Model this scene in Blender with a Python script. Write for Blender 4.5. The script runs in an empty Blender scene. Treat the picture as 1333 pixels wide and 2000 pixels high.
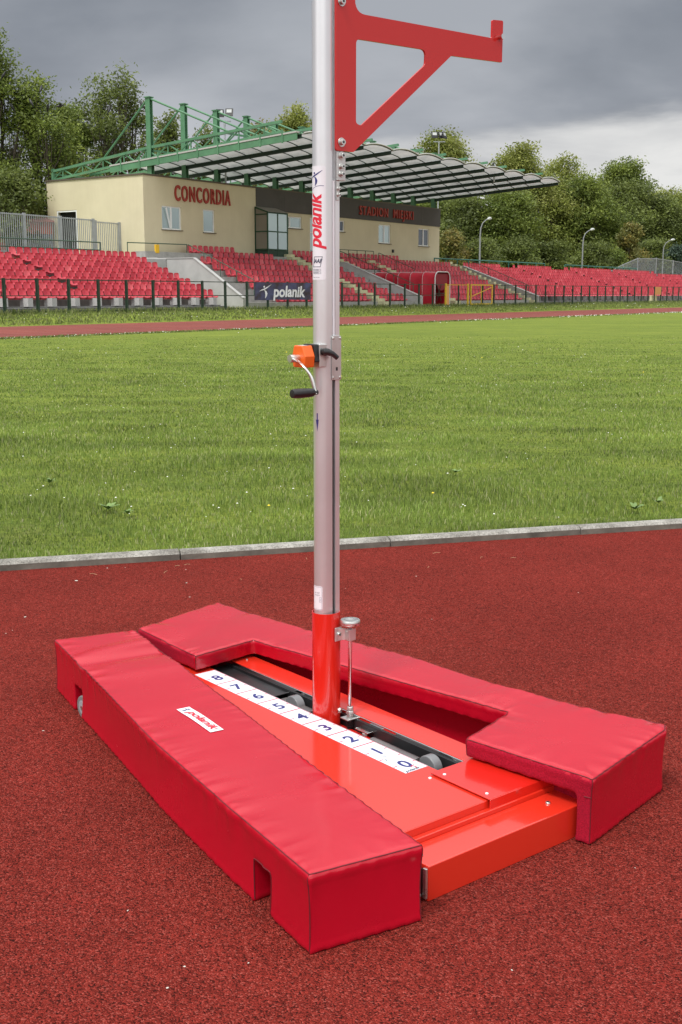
import bpy, bmesh, math, random
import numpy as np
from mathutils import Vector, Matrix, noise
from mathutils.bvhtree import BVHTree
from math import sin, cos, tan, pi, radians, sqrt, atan2, floor
random.seed(7); RNG = np.random.default_rng(7)
S = bpy.context.scene
C = S.collection

# ------------------------------------------------------------------ camera
F_PX, PITCH, CAM_H = 2279.6, 0.18464, 1.18457
cd = bpy.data.cameras.new('camera'); cam = bpy.data.objects.new('camera', cd); C.objects.link(cam)
cd.sensor_fit = 'VERTICAL'; cd.sensor_height = 36.0; cd.sensor_width = 24.0
cd.lens = F_PX * 36.0 / 2000.0
cd.clip_start = 0.05; cd.clip_end = 3000
cam.location = (0, 0, CAM_H); cam.rotation_euler = (pi / 2 - PITCH, 0, 0)
S.camera = cam
S.render.resolution_x, S.render.resolution_y = 682, 1024

# ------------------------------------------------------------------ exposure
S.view_settings.view_transform = 'Standard'; S.view_settings.look = 'None'
S.view_settings.exposure = 0.15; S.view_settings.gamma = 1.0; S.view_settings.use_curve_mapping = False
try:
    S.cycles.use_denoising = True
    S.cycles.max_bounces = 6; S.cycles.transparent_max_bounces = 6
except Exception: pass

# ------------------------------------------------------------------ node helpers
class NT:
    def __init__(s, tree): s.t = tree; s.n = tree.nodes; s.l = tree.links
    def node(s, kind, **kw):
        nd = s.n.new(kind)
        for k, v in kw.items():
            if k.startswith('i_'):
                nd.inputs[k[2:].replace('_', ' ')].default_value = v
            else: setattr(nd, k, v)
        return nd
    def link(s, a, b): s.l.new(a, b)
    def math(s, op, a, b=None, c=None, clamp=False):
        nd = s.n.new('ShaderNodeMath'); nd.operation = op; nd.use_clamp = clamp
        for i, v in enumerate((a, b, c)):
            if v is None: continue
            if isinstance(v, (int, float)): nd.inputs[i].default_value = v
            else: s.l.new(v, nd.inputs[i])
        return nd.outputs[0]
    def mix(s, fac, a, b, blend='MIX'):
        nd = s.n.new('ShaderNodeMix'); nd.data_type = 'RGBA'; nd.blend_type = blend
        def put(sock, v):
            if isinstance(v, (int, float)): sock.default_value = v
            elif isinstance(v, (tuple, list)): sock.default_value = (*v[:3], 1)
            else: s.l.new(v, sock)
        put(nd.inputs[0], fac); put(nd.inputs[6], a); put(nd.inputs[7], b)
        return nd.outputs[2]
    def ramp(s, fac, stops, interp='LINEAR'):
        nd = s.n.new('ShaderNodeValToRGB'); cr = nd.color_ramp; cr.interpolation = interp
        while len(cr.elements) < len(stops): cr.elements.new(0.5)
        for e, (p, c) in zip(cr.elements, stops):
            e.position = p; e.color = (*c[:3], 1) if isinstance(c, (tuple, list)) else (c, c, c, 1)
        s.l.new(fac, nd.inputs[0]); return nd.outputs[0]
    def mrange(s, v, a, b, c=0.0, d=1.0, smooth=True):
        nd = s.n.new('ShaderNodeMapRange'); nd.interpolation_type = 'SMOOTHSTEP' if smooth else 'LINEAR'
        s.l.new(v, nd.inputs[0])
        for i, q in enumerate((a, b, c, d)): nd.inputs[i + 1].default_value = q
        return nd.outputs[0]

# ------------------------------------------------------------------ world: heavy overcast with a brighter band low on the right
SUN_EL, SUN_AZ = radians(60), radians(216)      # azimuth clockwise from +Y : behind the camera, to its left
w = bpy.data.worlds.new('World'); S.world = w; w.use_nodes = True
n = NT(w.node_tree); n.n.clear()
out = n.node('ShaderNodeOutputWorld'); bg = n.node('ShaderNodeBackground'); n.link(bg.outputs[0], out.inputs[0])
sky = n.node('ShaderNodeTexSky', sky_type='NISHITA', sun_disc=False, sun_elevation=SUN_EL, sun_rotation=SUN_AZ)
tc = n.node('ShaderNodeTexCoord'); sep = n.node('ShaderNodeSeparateXYZ'); n.link(tc.outputs['Generated'], sep.inputs[0])
X, Y, Z = sep.outputs
el = n.math('ARCSINE', n.math('MINIMUM', n.math('MAXIMUM', Z, -1), 1))
den = n.math('ADD', n.math('MAXIMUM', Z, 0.0), 0.16)
cx_, cy_ = n.math('DIVIDE', X, den), n.math('DIVIDE', Y, den)
comb = n.node('ShaderNodeCombineXYZ'); n.link(cx_, comb.inputs[0]); n.link(cy_, comb.inputs[1])
n1 = n.node('ShaderNodeTexNoise', i_Scale=0.55, i_Detail=7.0, i_Roughness=0.5, i_Distortion=0.25); n.link(comb.outputs[0], n1.inputs['Vector'])
mp = n.node('ShaderNodeMapping'); mp.inputs['Location'].default_value = (4.3, 1.2, 0); mp.inputs['Scale'].default_value = (0.9, 0.9, 1)
n.link(comb.outputs[0], mp.inputs['Vector'])
n2 = n.node('ShaderNodeTexNoise', i_Scale=1.1, i_Detail=8.0, i_Roughness=0.55, i_Distortion=0.4); n.link(mp.outputs[0], n2.inputs['Vector'])
# dark cloud deck colour with soft mottling
deck = n.ramp(n1.outputs[0], [(0.38, (.150, .168, .200)), (0.48, (.225, .247, .285)), (0.58, (.35, .372, .41))])
# pale band: low elevation, strongest to the right of the view
az = n.math('ARCTAN2', X, Y)
edge = n.math('ADD', n.math('MULTIPLY', n.math('SUBTRACT', n2.outputs[0], 0.5), 0.10), n.math('ADD', 0.126, n.math('MULTIPLY', n.math('MINIMUM', n.math('MAXIMUM', az, -.3), .5), 0.06)))
band = n.mrange(n.math('SUBTRACT', edge, el), -0.012, 0.018)
azw = n.mrange(az, -0.30, 0.06, 0.35, 1.0)
band = n.math('MULTIPLY', band, azw)
wisps = n.ramp(n2.outputs[0], [(0.36, (.36, .375, .40)), (0.50, (.58, .585, .59)), (0.64, (.72, .72, .71))])
glow = n.ramp(n.math('MULTIPLY', el, 4.0), [(0.40, (1.42, 1.38, 1.33)), (0.85, (1, 1, 1))]); deck = n.mix(1.0, deck, glow, 'MULTIPLY')
visible = n.mix(band, deck, wisps)
# the deck thins overhead and behind the camera, where most of the daylight comes from
top = n.mrange(el, radians(17), radians(55))
back = n.math('MULTIPLY', n.mrange(n.math('MULTIPLY', Y, -1.0), -0.2, 0.8), 0.6)
lightc = n.ramp(n2.outputs[0], [(0.3, (1.15, 1.18, 1.23)), (0.7, (2.1, 2.1, 2.06))])
thin = n.math('MAXIMUM', top, back)
cloud = n.mix(thin, visible, lightc)
skyc = n.mix(1.0, sky.outputs[0], (.08, .08, .08), 'MULTIPLY')
gap = n.math('MULTIPLY', n.mrange(n1.outputs[0], 0.60, 0.75), n.math('MULTIPLY', thin, 0.5))
n.link(n.mix(gap, cloud, skyc), bg.inputs[0]); bg.inputs[1].default_value = 1.0

# ------------------------------------------------------------------ sun behind thin cloud
sd = bpy.data.lights.new('sun', 'SUN'); sd.energy = 2.4; sd.angle = radians(14); sd.color = (1, .96, .9)
so = bpy.data.objects.new('sun', sd); C.objects.link(so); so.location = (-30, -40, 60)
dv = Vector((sin(SUN_AZ) * cos(SUN_EL), cos(SUN_AZ) * cos(SUN_EL), sin(SUN_EL)))
so.rotation_euler = dv.to_track_quat('Z', 'Y').to_euler()

# ------------------------------------------------------------------ materials
MATS = {}
def mat(name, col, rough=0.5, metal=0.0, bump=None, var=None, coat=0.0, spec=0.5, extra=None, coord='Object', sheen=0.0):
    """bump=(scale,strength,dist)   var=(scale,amount) tonal mottling of the base colour"""
    m = bpy.data.materials.new(name); m.use_nodes = True; t = NT(m.node_tree)
    b = m.node_tree.nodes['Principled BSDF']
    b.inputs['Base Color'].default_value = (*col, 1); b.inputs['Roughness'].default_value = rough
    b.inputs['Metallic'].default_value = metal; b.inputs['Coat Weight'].default_value = coat
    b.inputs['Specular IOR Level'].default_value = spec; b.inputs['Coat Roughness'].default_value = 0.08
    if sheen: b.inputs['Sheen Weight'].default_value = sheen
    tcn = t.node('ShaderNodeTexCoord'); vec = tcn.outputs[coord]
    if var:
        nz = t.node('ShaderNodeTexNoise', i_Scale=var[0], i_Detail=6.0, i_Roughness=0.6); t.link(vec, nz.inputs['Vector'])
        k = var[1]
        cc = t.ramp(nz.outputs[0], [(0.3, tuple(c * (1 - k) for c in col)), (0.7, tuple(min(1, c * (1 + k)) for c in col))])
        t.link(cc, b.inputs['Base Color'])
        rr = t.mrange(nz.outputs[0], 0.3, 0.7, max(0, rough - .06), min(1, rough + .06)); t.link(rr, b.inputs['Roughness'])
    if bump:
        nb = t.node('ShaderNodeTexNoise', i_Scale=bump[0], i_Detail=4.0); t.link(vec, nb.inputs['Vector'])
        bp = t.node('ShaderNodeBump', i_Strength=bump[1], i_Distance=bump[2]); t.link(nb.outputs[0], bp.inputs['Height'])
        t.link(bp.outputs[0], b.inputs['Normal'])
    if extra: extra(t, b, vec)
    MATS[name] = m; return m
def mcol(t, vec, scale, c1, c2, lo=.35, hi=.65, detail=6.0, rough=.6):
    nz = t.node('ShaderNodeTexNoise', i_Scale=scale, i_Detail=detail, i_Roughness=rough); t.link(vec, nz.inputs['Vector'])
    return t.ramp(nz.outputs[0], [(lo, c1), (hi, c2)])

def rubber_extra(t, b, vec):
    v = t.node('ShaderNodeTexVoronoi', i_Scale=350.0, i_Randomness=1.0); t.link(vec, v.inputs['Vector'])
    v2 = t.node('ShaderNodeTexVoronoi', i_Scale=95.0, i_Randomness=1.0); t.link(vec, v2.inputs['Vector'])
    sp = t.node('ShaderNodeSeparateXYZ'); t.link(v.outputs['Color'], sp.inputs[0])
    gran = t.ramp(sp.outputs[0], [(0.0, (.038, .011, .009)), (0.14, (.108, .018, .014)), (0.5, (.232, .030, .022)), (0.85, (.30, .041, .030)), (1.0, (.39, .095, .075))])
    sp2 = t.node('ShaderNodeSeparateXYZ'); t.link(v2.outputs['Color'], sp2.inputs[0])
    g2 = t.ramp(sp2.outputs[1], [(0.0, (.85, .84, .84)), (0.5, (1, 1, 1)), (1.0, (1.10, 1.06, 1.06))])
    base = t.mix(1.0, gran, g2, 'MULTIPLY')
    big = mcol(t, vec, 0.9, (.86, .84, .84), (1.12, 1.05, 1.05), .3, .7)
    base = t.mix(1.0, base, big, 'MULTIPLY')
    dirt = mcol(t, vec, 5.0, (.93, .95, .95), (1.05, 1.02, 1.02), .3, .7)
    base = t.mix(1.0, base, dirt, 'MULTIPLY')
    t.link(base, b.inputs['Base Color'])
    nz = t.node('ShaderNodeTexNoise', i_Scale=160.0, i_Detail=3.0); t.link(vec, nz.inputs['Vector'])
    h = t.math('ADD', t.math('MULTIPLY', v.outputs['Distance'], -1.0), t.math('MULTIPLY', nz.outputs[0], 1.2))
    bp = t.node('ShaderNodeBump', i_Strength=0.85, i_Distance=0.006); t.link(h, bp.inputs['Height']); t.link(bp.outputs[0], b.inputs['Normal'])
mat('rubber_track', (.25, .05, .04), 0.95, spec=.05, extra=rubber_extra)
def fartrack_extra(t, b, vec):
    a = mcol(t, vec, 0.35, (.165, .042, .034), (.22, .054, .042)); a2 = mcol(t, vec, 9.0, (.85, .85, .85), (1.12, 1.12, 1.12))
    t.link(t.mix(1.0, a, a2, 'MULTIPLY'), b.inputs['Base Color'])
mat('far_track', (.24, .055, .045), 0.9, spec=.2, extra=fartrack_extra)
mat('lane_paint', (.42, .22, .19), .8)
def grass_ground(t, b, vec):
    st_ = t.node('ShaderNodeMapping'); st_.inputs['Rotation'].default_value = (0, 0, radians(-12)); st_.inputs['Scale'].default_value = (1, 2.6, 1); t.link(vec, st_.inputs['Vector'])
    a = mcol(t, st_.outputs[0], 0.16, (.150, .205, .040), (.210, .265, .055), .3, .7)
    c = mcol(t, st_.outputs[0], 0.9, (.68, .76, .72), (1.2, 1.12, 1.0), .3, .7)
    d = mcol(t, st_.outputs[0], 7.0, (.70, .72, .7), (1.22, 1.2, 1.1), .3, .7)
    e = mcol(t, vec, 45.0, (.55, .6, .5), (1.3, 1.25, 1.1), .3, .7)
    x = t.mix(1.0, t.mix(1.0, t.mix(1.0, a, c, 'MULTIPLY'), d, 'MULTIPLY'), e, 'MULTIPLY')
    dry = mcol(t, vec, 2.3, (0, 0, 0), (1, 1, 1), .56, .72)
    x = t.mix(t.math('MULTIPLY', dry, .35), x, (.20, .19, .07))
    t.link(x, b.inputs['Base Color'])
    nz = t.node('ShaderNodeTexNoise', i_Scale=18.0, i_Detail=8.0, i_Roughness=.75); t.link(vec, nz.inputs['Vector'])
    bp = t.node('ShaderNodeBump', i_Strength=0.7, i_Distance=0.06); t.link(nz.outputs[0], bp.inputs['Height']); t.link(bp.outputs[0], b.inputs['Normal'])
mat('grass_ground', (.1, .15, .03), .9, spec=.15, extra=grass_ground)
def attr_tint(name='tint'):
    def f(t, b, vec):
        a = t.node('ShaderNodeAttribute', attribute_name=name)
        t.link(a.outputs['Color'], b.inputs['Base Color'])
    return f
def leafy(nm, trans=.35, rough=.55):
    m = bpy.data.materials.new(nm); m.use_nodes = True; t = NT(m.node_tree); t.n.clear()
    o = t.node('ShaderNodeOutputMaterial'); a = t.node('ShaderNodeAttribute', attribute_name='tint')
    p = t.node('ShaderNodeBsdfPrincipled', i_Roughness=rough); p.inputs['Specular IOR Level'].default_value = .3
    tr = t.node('ShaderNodeBsdfTranslucent'); mx = t.node('ShaderNodeMixShader'); mx.inputs[0].default_value = trans
    t.link(a.outputs['Color'], p.inputs['Base Color']); t.link(a.outputs['Color'], tr.inputs['Color'])
    t.link(p.outputs[0], mx.inputs[1]); t.link(tr.outputs[0], mx.inputs[2]); t.link(mx.outputs[0], o.inputs[0])
    MATS[nm] = m
leafy('grass_blades', .3, .5); leafy('leaves', .42, .5)
def concrete_extra(t, b, vec):
    a = mcol(t, vec, 3.0, (.27, .265, .25), (.40, .39, .37), .3, .7); s = mcol(t, vec, 40.0, (.8, .8, .8), (1.12, 1.12, 1.12), .3, .7)
    t.link(t.mix(1.0, a, s, 'MULTIPLY'), b.inputs['Base Color'])
mat('concrete', (.35, .34, .33), .85, extra=concrete_extra, bump=(30, .3, .01))
mat('pale_concrete', (.42, .42, .41), .85, var=(1.2, .12), bump=(20, .2, .01))
mat('old_concrete', (.14, .135, .125), .9, var=(2.5, .35), bump=(20, .4, .01))
def kerb_extra(t, b, vec):
    a = mcol(t, vec, 8.0, (.17, .16, .14), (.36, .35, .32), .35, .65); s = mcol(t, vec, 130.0, (.55, .55, .55), (1.2, 1.2, 1.2), .35, .6)
    t.link(t.mix(1.0, a, s, 'MULTIPLY'), b.inputs['Base Color'])
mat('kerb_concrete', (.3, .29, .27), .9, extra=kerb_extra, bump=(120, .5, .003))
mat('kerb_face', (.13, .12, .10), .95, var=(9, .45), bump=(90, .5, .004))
mat('yellow_paint', (.52, .50, .32), .8, var=(2, .2))
def plaster(t, b, vec):
    a = mcol(t, vec, 0.5, (.60, .54, .375), (.68, .615, .435), .3, .7)
    mpn = t.node('ShaderNodeMapping'); mpn.inputs['Scale'].default_value = (5, 5, .5); t.link(vec, mpn.inputs['Vector'])
    s = mcol(t, mpn.outputs[0], 1.0, (.975, .97, .965), (1.01, 1.01, 1.01), .3, .7)
    t.link(t.mix(1.0, a, s, 'MULTIPLY'), b.inputs['Base Color'])
mat('plaster', (.55, .48, .28), .9, extra=plaster, bump=(60, .2, .004))
mat('fascia', (.08, .074, .07), .75, var=(1.0, .2))
mat('roof_trim', (.10, .08, .06), .6)
mat('sign_red', (.36, .035, .022), .5)
mat('window_frame', (.86, .87, .88), .4)
mat('glass', (.05, .07, .10), .04, spec=1.0, metal=.15)
mat('pale_glass', (.46, .56, .56), .05, spec=1.0, metal=.5)
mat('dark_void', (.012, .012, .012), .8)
mat('green_frame', (.012, .06, .028), .45)
mat('porch_roof', (.22, .20, .16), .6)
mat('canopy_green', (.085, .215, .115), .5, var=(1.5, .18))
mat('canopy_dark', (.018, .045, .03), .6)
mat('canopy_edge', (.42, .42, .40), .5)
m = bpy.data.materials.new('polycarbonate'); m.use_nodes = True; t = NT(m.node_tree); t.n.clear()
o = t.node('ShaderNodeOutputMaterial'); tcn = t.node('ShaderNodeTexCoord')
cc = mcol(t, tcn.outputs['Object'], 1.3, (.40, .42, .42), (.60, .61, .60), .3, .7)
p = t.node('ShaderNodeBsdfPrincipled', i_Roughness=.3); tr = t.node('ShaderNodeBsdfTranslucent'); mx = t.node('ShaderNodeMixShader'); mx.inputs[0].default_value = .38
t.link(cc, p.inputs['Base Color']); t.link(cc, tr.inputs['Color']); t.link(p.outputs[0], mx.inputs[1]); t.link(tr.outputs[0], mx.inputs[2]); t.link(mx.outputs[0], o.inputs[0]); MATS['polycarbonate'] = m
mat('fence_green', (.022, .045, .028), .5, var=(4, .3))
mat('teal_rail', (.03, .15, .115), .5)
mat('dark_green_rail', (.04, .085, .055), .5)
mat('galvanised', (.38, .40, .42), .45, metal=.4, var=(3, .15))
mat('lamp_grey', (.24, .25, .26), .5)
mat('yellow_steel', (.62, .42, .03), .5)
mat('orange_mesh', (.62, .30, .10), .6)
def seat_extra(t, b, vec):
    oi = t.node('ShaderNodeObjectInfo'); g = t.node('ShaderNodeNewGeometry')
    r_ = t.math('FRACT', t.math('ADD', oi.outputs['Random'], t.math('MULTIPLY', g.outputs['Random Per Island'], .999)))
    t.link(t.ramp(r_, [(0, (.44, .035, .055)), (.5, (.55, .055, .08)), (.9, (.60, .075, .10)), (1, (.66, .13, .15))]), b.inputs['Base Color'])
mat('seat_plastic', (.56, .060, .085), .38, extra=seat_extra, spec=.5)
mat('tunnel_vinyl', (.50, .016, .038), .35, var=(2, .12))
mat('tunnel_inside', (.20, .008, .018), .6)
mat('white_tube', (.62, .62, .62), .4)
mat('lamp_black', (.015, .015, .016), .4)
mat('lamp_glass', (.5, .52, .52), .2)
mat('bark', (.085, .07, .052), .9, var=(3, .3), bump=(10, .5, .03))
mat('crow', (.01, .01, .012), .5)
mat('brick_wall', (.42, .13, .10), .8, var=(2, .2))
mat('white_wall', (.6, .6, .58), .8)
mat('roof_red', (.35, .07, .045), .8)
# vinyl of the crash pads
def vinyl(nm, col, rough):
    def f(t, b, vec):
        a = mcol(t, vec, 2.2, tuple(c * .93 for c in col), tuple(c * 1.05 for c in col), .3, .7)
        sc = t.node('ShaderNodeMapping'); sc.inputs['Rotation'].default_value = (0, 0, .6); sc.inputs['Scale'].default_value = (8, 60, 20); t.link(vec, sc.inputs['Vector'])
        nz = t.node('ShaderNodeTexNoise', i_Scale=1.0, i_Detail=4.0); t.link(sc.outputs[0], nz.inputs['Vector'])
        scuff = t.mrange(nz.outputs[0], .70, .78)
        pres = mcol(t, vec, 5.0, (0, 0, 0), (1, 1, 1), .56, .66)
        fac = t.math('MULTIPLY', t.math('MULTIPLY', scuff, pres), .42)
        t.link(t.mix(fac, a, (.62, .30, .29)), b.inputs['Base Color'])
        rr = mcol(t, vec, 6.0, (rough - .05,) * 3, (rough + .09,) * 3, .3, .7); t.link(rr, b.inputs['Roughness'])
        wv = t.node('ShaderNodeTexNoise', i_Scale=420.0, i_Detail=1.0); t.link(vec, wv.inputs['Vector'])
        w2 = t.node('ShaderNodeTexNoise', i_Scale=16.0, i_Detail=5.0, i_Distortion=1.0); t.link(vec, w2.inputs['Vector'])
        h = t.math('ADD', t.math('MULTIPLY', wv.outputs[0], .045), t.math('MULTIPLY', w2.outputs[0], .16))
        bp = t.node('ShaderNodeBump', i_Strength=.6, i_Distance=.006); t.link(h, bp.inputs['Height']); t.link(bp.outputs[0], b.inputs['Normal'])
    mat(nm, col, rough, extra=f, spec=.5, coat=.12)
vinyl('vinyl', (.46, .003, .018), .22)
mat('velcro', (.36, .008, .028), .95, var=(300, .35), bump=(450, .8, .002), spec=.15)
mat('seam_thread', (.14, .004, .010), .6)
def paint(nm, col):
    def f(t, b, vec):
        nz = t.node('ShaderNodeTexNoise', i_Scale=240.0, i_Detail=2.0); t.link(vec, nz.inputs['Vector'])
        bp = t.node('ShaderNodeBump', i_Strength=.05, i_Distance=.001); t.link(nz.outputs[0], bp.inputs['Height']); t.link(bp.outputs[0], b.inputs['Normal'])
        t.link(bp.outputs[0], b.inputs['Coat Normal'])
    mat(nm, col, .2, coat=.9 if nm != 'arm_paint' else .15, extra=f, var=None, spec=.4)
paint('red_paint', (.66, .030, .014)); paint('arm_paint', (.50, .020, .018)); paint('socket_paint', (.62, .018, .010))
def alu(t, b, vec):
    mpn = t.node('ShaderNodeMapping'); mpn.inputs['Scale'].default_value = (900, 900, 3); t.link(vec, mpn.inputs['Vector'])
    nz = t.node('ShaderNodeTexNoise', i_Scale=1.0, i_Detail=2.0); t.link(mpn.outputs[0], nz.inputs['Vector'])
    bp = t.node('ShaderNodeBump', i_Strength=.08, i_Distance=.0005); t.link(nz.outputs[0], bp.inputs['Height']); t.link(bp.outputs[0], b.inputs['Normal'])
    a = mcol(t, vec, 7.0, (.68, .695, .71), (.74, .755, .77), .3, .7); t.link(a, b.inputs['Base Color'])
mat('aluminium', (.8, .8, .8), .30, metal=.68, extra=alu)
mat('alu_plate', (.60, .60, .59), .35, metal=.8, var=(30, .06))
mat('chrome', (.75, .75, .74), .12, metal=1.0)
mat('zinc', (.62, .62, .60), .3, metal=.9, var=(60, .12))
mat('black_steel', (.02, .02, .022), .35, var=(8, .3))
mat('grey_plastic', (.17, .175, .185), .35, var=(12, .15))
mat('clear_cover', (.16, .14, .14), .12, metal=.4, var=(9, .3))
mat('black_rubber', (.015, .015, .016), .4, bump=(200, .1, .001))
mat('tyre', (.16, .16, .16), .8); mat('hub', (.30, .31, .33), .5)
mat('orange_plastic', (.78, .13, .015), .35)
mat('white_label', (.74, .76, .80), .35); mat('strip_white', (.72, .75, .82), .28)
mat('ink_blue', (.025, .03, .17), .4); mat('ink_red', (.66, .015, .04), .4); mat('ink_dark', (.05, .06, .10), .5)
def banner_m(t, b, vec):
    a = mcol(t, vec, 1.4, (.035, .025, .03), (.06, .07, .16), .38, .62, 3.0); t.link(a, b.inputs['Base Color'])
mat('banner_cloth', (.05, .04, .06), .5, extra=banner_m)
mat('banner_white', (.72, .74, .78), .5)
mat('pebble', (.55, .52, .46), .8, var=(90, .2)); mat('straw', (.55, .45, .26), .7)
mat('petal_white', (.75, .75, .70), .7); mat('petal_yellow', (.7, .55, .03), .7)
mat('sign_yellow', (.75, .45, .02), .5)

# ------------------------------------------------------------------ mesh helpers
class MB:
    def __init__(s): s.v = []; s.f = []; s.mi = []
    def add(s, vs, fs, mi=0):
        b = len(s.v); s.v += [tuple(q) for q in vs]; s.f += [tuple(b + i for i in f) for f in fs]; s.mi += [mi] * len(fs); return s
    def box(s, x0, x1, y0, y1, z0, z1, mi=0):
        x0, x1 = min(x0, x1), max(x0, x1); y0, y1 = min(y0, y1), max(y0, y1); z0, z1 = min(z0, z1), max(z0, z1)
        return s.add([(x0, y0, z0), (x1, y0, z0), (x1, y1, z0), (x0, y1, z0), (x0, y0, z1), (x1, y0, z1), (x1, y1, z1), (x0, y1, z1)],
                     [(0, 3, 2, 1), (4, 5, 6, 7), (0, 1, 5, 4), (1, 2, 6, 5), (2, 3, 7, 6), (3, 0, 4, 7)], mi)
    def tube(s, p0, p1, r, n=8, r2=None, mi=0):
        p0, p1 = Vector(p0), Vector(p1); r2 = r if r2 is None else r2
        d = (p1 - p0).normalized(); a = d.orthogonal().normalized(); b = d.cross(a)
        vs = []
        for p, q in ((p0, r), (p1, r2)):
            for i in range(n):
                an = 2 * pi * i / n; vs.append(p + a * (q * cos(an)) + b * (q * sin(an)))
        fs = [(i, (i + 1) % n, n + (i + 1) % n, n + i) for i in range(n)] + [tuple(range(n - 1, -1, -1)), tuple(range(n, 2 * n))]
        return s.add(vs, fs, mi)
    def beam(s, p0, p1, wdt, h):
        """rectangular bar, width across horizontally, h vertical-ish"""
        p0, p1 = Vector(p0), Vector(p1); d = (p1 - p0).normalized(); up = Vector((0, 0, 1))
        if abs(d.z) > .98: up = Vector((0, 1, 0))
        a = d.cross(up).normalized(); b = a.cross(d).normalized()
        vs = [p + a * (wdt / 2 * sx) + b * (h / 2 * sy) for p in (p0, p1) for sx, sy in ((-1, -1), (1, -1), (1, 1), (-1, 1))]
        return s.add(vs, [(0, 1, 2, 3), (7, 6, 5, 4), (0, 4, 5, 1), (1, 5, 6, 2), (2, 6, 7, 3), (3, 7, 4, 0)])
    def path(s, pts, r, n=8, radii=None, mi=0):
        P = [Vector(p) for p in pts]; base = len(s.v); prev = None; k = len(P)
        for i, p in enumerate(P):
            d = (P[min(i + 1, k - 1)] - P[max(i - 1, 0)]).normalized()
            a = d.orthogonal().normalized() if prev is None else (prev - d * prev.dot(d)).normalized()
            prev = a; b = d.cross(a); q = radii[i] if radii else r
            for j in range(n):
                an = 2 * pi * j / n; s.v.append(tuple(p + a * (q * cos(an)) + b * (q * sin(an))))
        for i in range(k - 1):
            for j in range(n):
                s.f.append((base + i * n + j, base + i * n + (j + 1) % n, base + (i + 1) * n + (j + 1) % n, base + (i + 1) * n + j)); s.mi.append(mi)
        s.f.append(tuple(base + j for j in range(n - 1, -1, -1))); s.f.append(tuple(base + (k - 1) * n + j for j in range(n))); s.mi += [mi, mi]
        return s
    def prism(s, outline, a0, a1, axis='z', mi=0):
        """outline extruded from a0 to a1 along axis; outline coords fill the other two axes in order"""
        def mk(p, a):
            return {'z': (p[0], p[1], a), 'y': (p[0], a, p[1]), 'x': (a, p[0], p[1])}[axis]
        k = len(outline); vs = [mk(p, a0) for p in outline] + [mk(p, a1) for p in outline]
        fs = [tuple(range(k - 1, -1, -1)), tuple(range(k, 2 * k))] + [(i, (i + 1) % k, k + (i + 1) % k, k + i) for i in range(k)]
        return s.add(vs, fs, mi)
    def grid(s, fn, nu, nv, mi=0):
        b = len(s.v)
        for i in range(nu + 1):
            for j in range(nv + 1): s.v.append(tuple(fn(i / nu, j / nv)))
        for i in range(nu):
            for j in range(nv):
                q = b + i * (nv + 1) + j; s.f.append((q, q + nv + 1, q + nv + 2, q + 1)); s.mi.append(mi)
        return s
    def disc(s, c, axis, r, h, n=20): return s.tube(Vector(c), Vector(c) + Vector(axis) * h, r, n)
    def mesh(s, name):
        me = bpy.data.meshes.new(name); me.from_pydata(s.v, [], s.f); me.validate(); return me
    def build(s, name, material, parent=None, smooth=False, bevel=0, fix=True, loc=None):
        me = s.mesh(name)
        if fix:
            bm = bmesh.new(); bm.from_mesh(me); bmesh.ops.recalc_face_normals(bm, faces=bm.faces)
            bm.to_mesh(me); bm.free()
        mats = material if isinstance(material, (list, tuple)) else [material]
        for q in mats: me.materials.append(MATS[q])
        if len(mats) > 1 and len(me.polygons) == len(s.mi): me.polygons.foreach_set('material_index', s.mi)
        o = bpy.data.objects.new(name, me); C.objects.link(o)
        if parent: o.parent = parent
        if loc: o.location = loc
        if bevel:
            md = o.modifiers.new('bevel', 'BEVEL'); md.width = bevel; md.segments = 2; md.limit_method = 'ANGLE'; md.angle_limit = radians(35)
            me.polygons.foreach_set('use_smooth', [True] * len(me.polygons))
            wn = o.modifiers.new('wn', 'WEIGHTED_NORMAL'); wn.keep_sharp = True
        if smooth: shade(o)
        return o
def shade(o, ang=40):
    me = o.data; me.polygons.foreach_set('use_smooth', [True] * len(me.polygons))
    try: me.set_sharp_from_angle(angle=radians(ang))
    except Exception: pass
def tag(o, label=None, cat=None, group=None, kind=None):
    if label: o['label'] = label
    if cat: o['category'] = cat
    if group: o['group'] = group
    if kind: o['kind'] = kind
    return o
def empty(name, loc=(0, 0, 0), rz=0.0, parent=None):
    o = bpy.data.objects.new(name, None); C.objects.link(o); o.location = loc; o.rotation_euler = (0, 0, rz); o.empty_display_size = .1
    if parent: o.parent = parent
    return o
def raw_mesh(name, verts, faces_flat, nper, material, tint=None, parent=None):
    """fast numpy mesh: verts (n,3), faces (m,nper)"""
    me = bpy.data.meshes.new(name); me.vertices.add(len(verts)); me.vertices.foreach_set('co', np.asarray(verts, np.float32).ravel())
    m = len(faces_flat); me.loops.add(m * nper); me.loops.foreach_set('vertex_index', np.asarray(faces_flat, np.int32).ravel())
    me.polygons.add(m); me.polygons.foreach_set('loop_start', np.arange(0, m * nper, nper, dtype=np.int32))
    me.update(calc_edges=True)
    if tint is not None:
        a = me.color_attributes.new('tint', 'FLOAT_COLOR', 'POINT'); a.data.foreach_set('color', np.asarray(tint, np.float32).ravel())
    me.materials.append(MATS[material]); o = bpy.data.objects.new(name, me); C.objects.link(o)
    if parent: o.parent = parent
    return o
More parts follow.
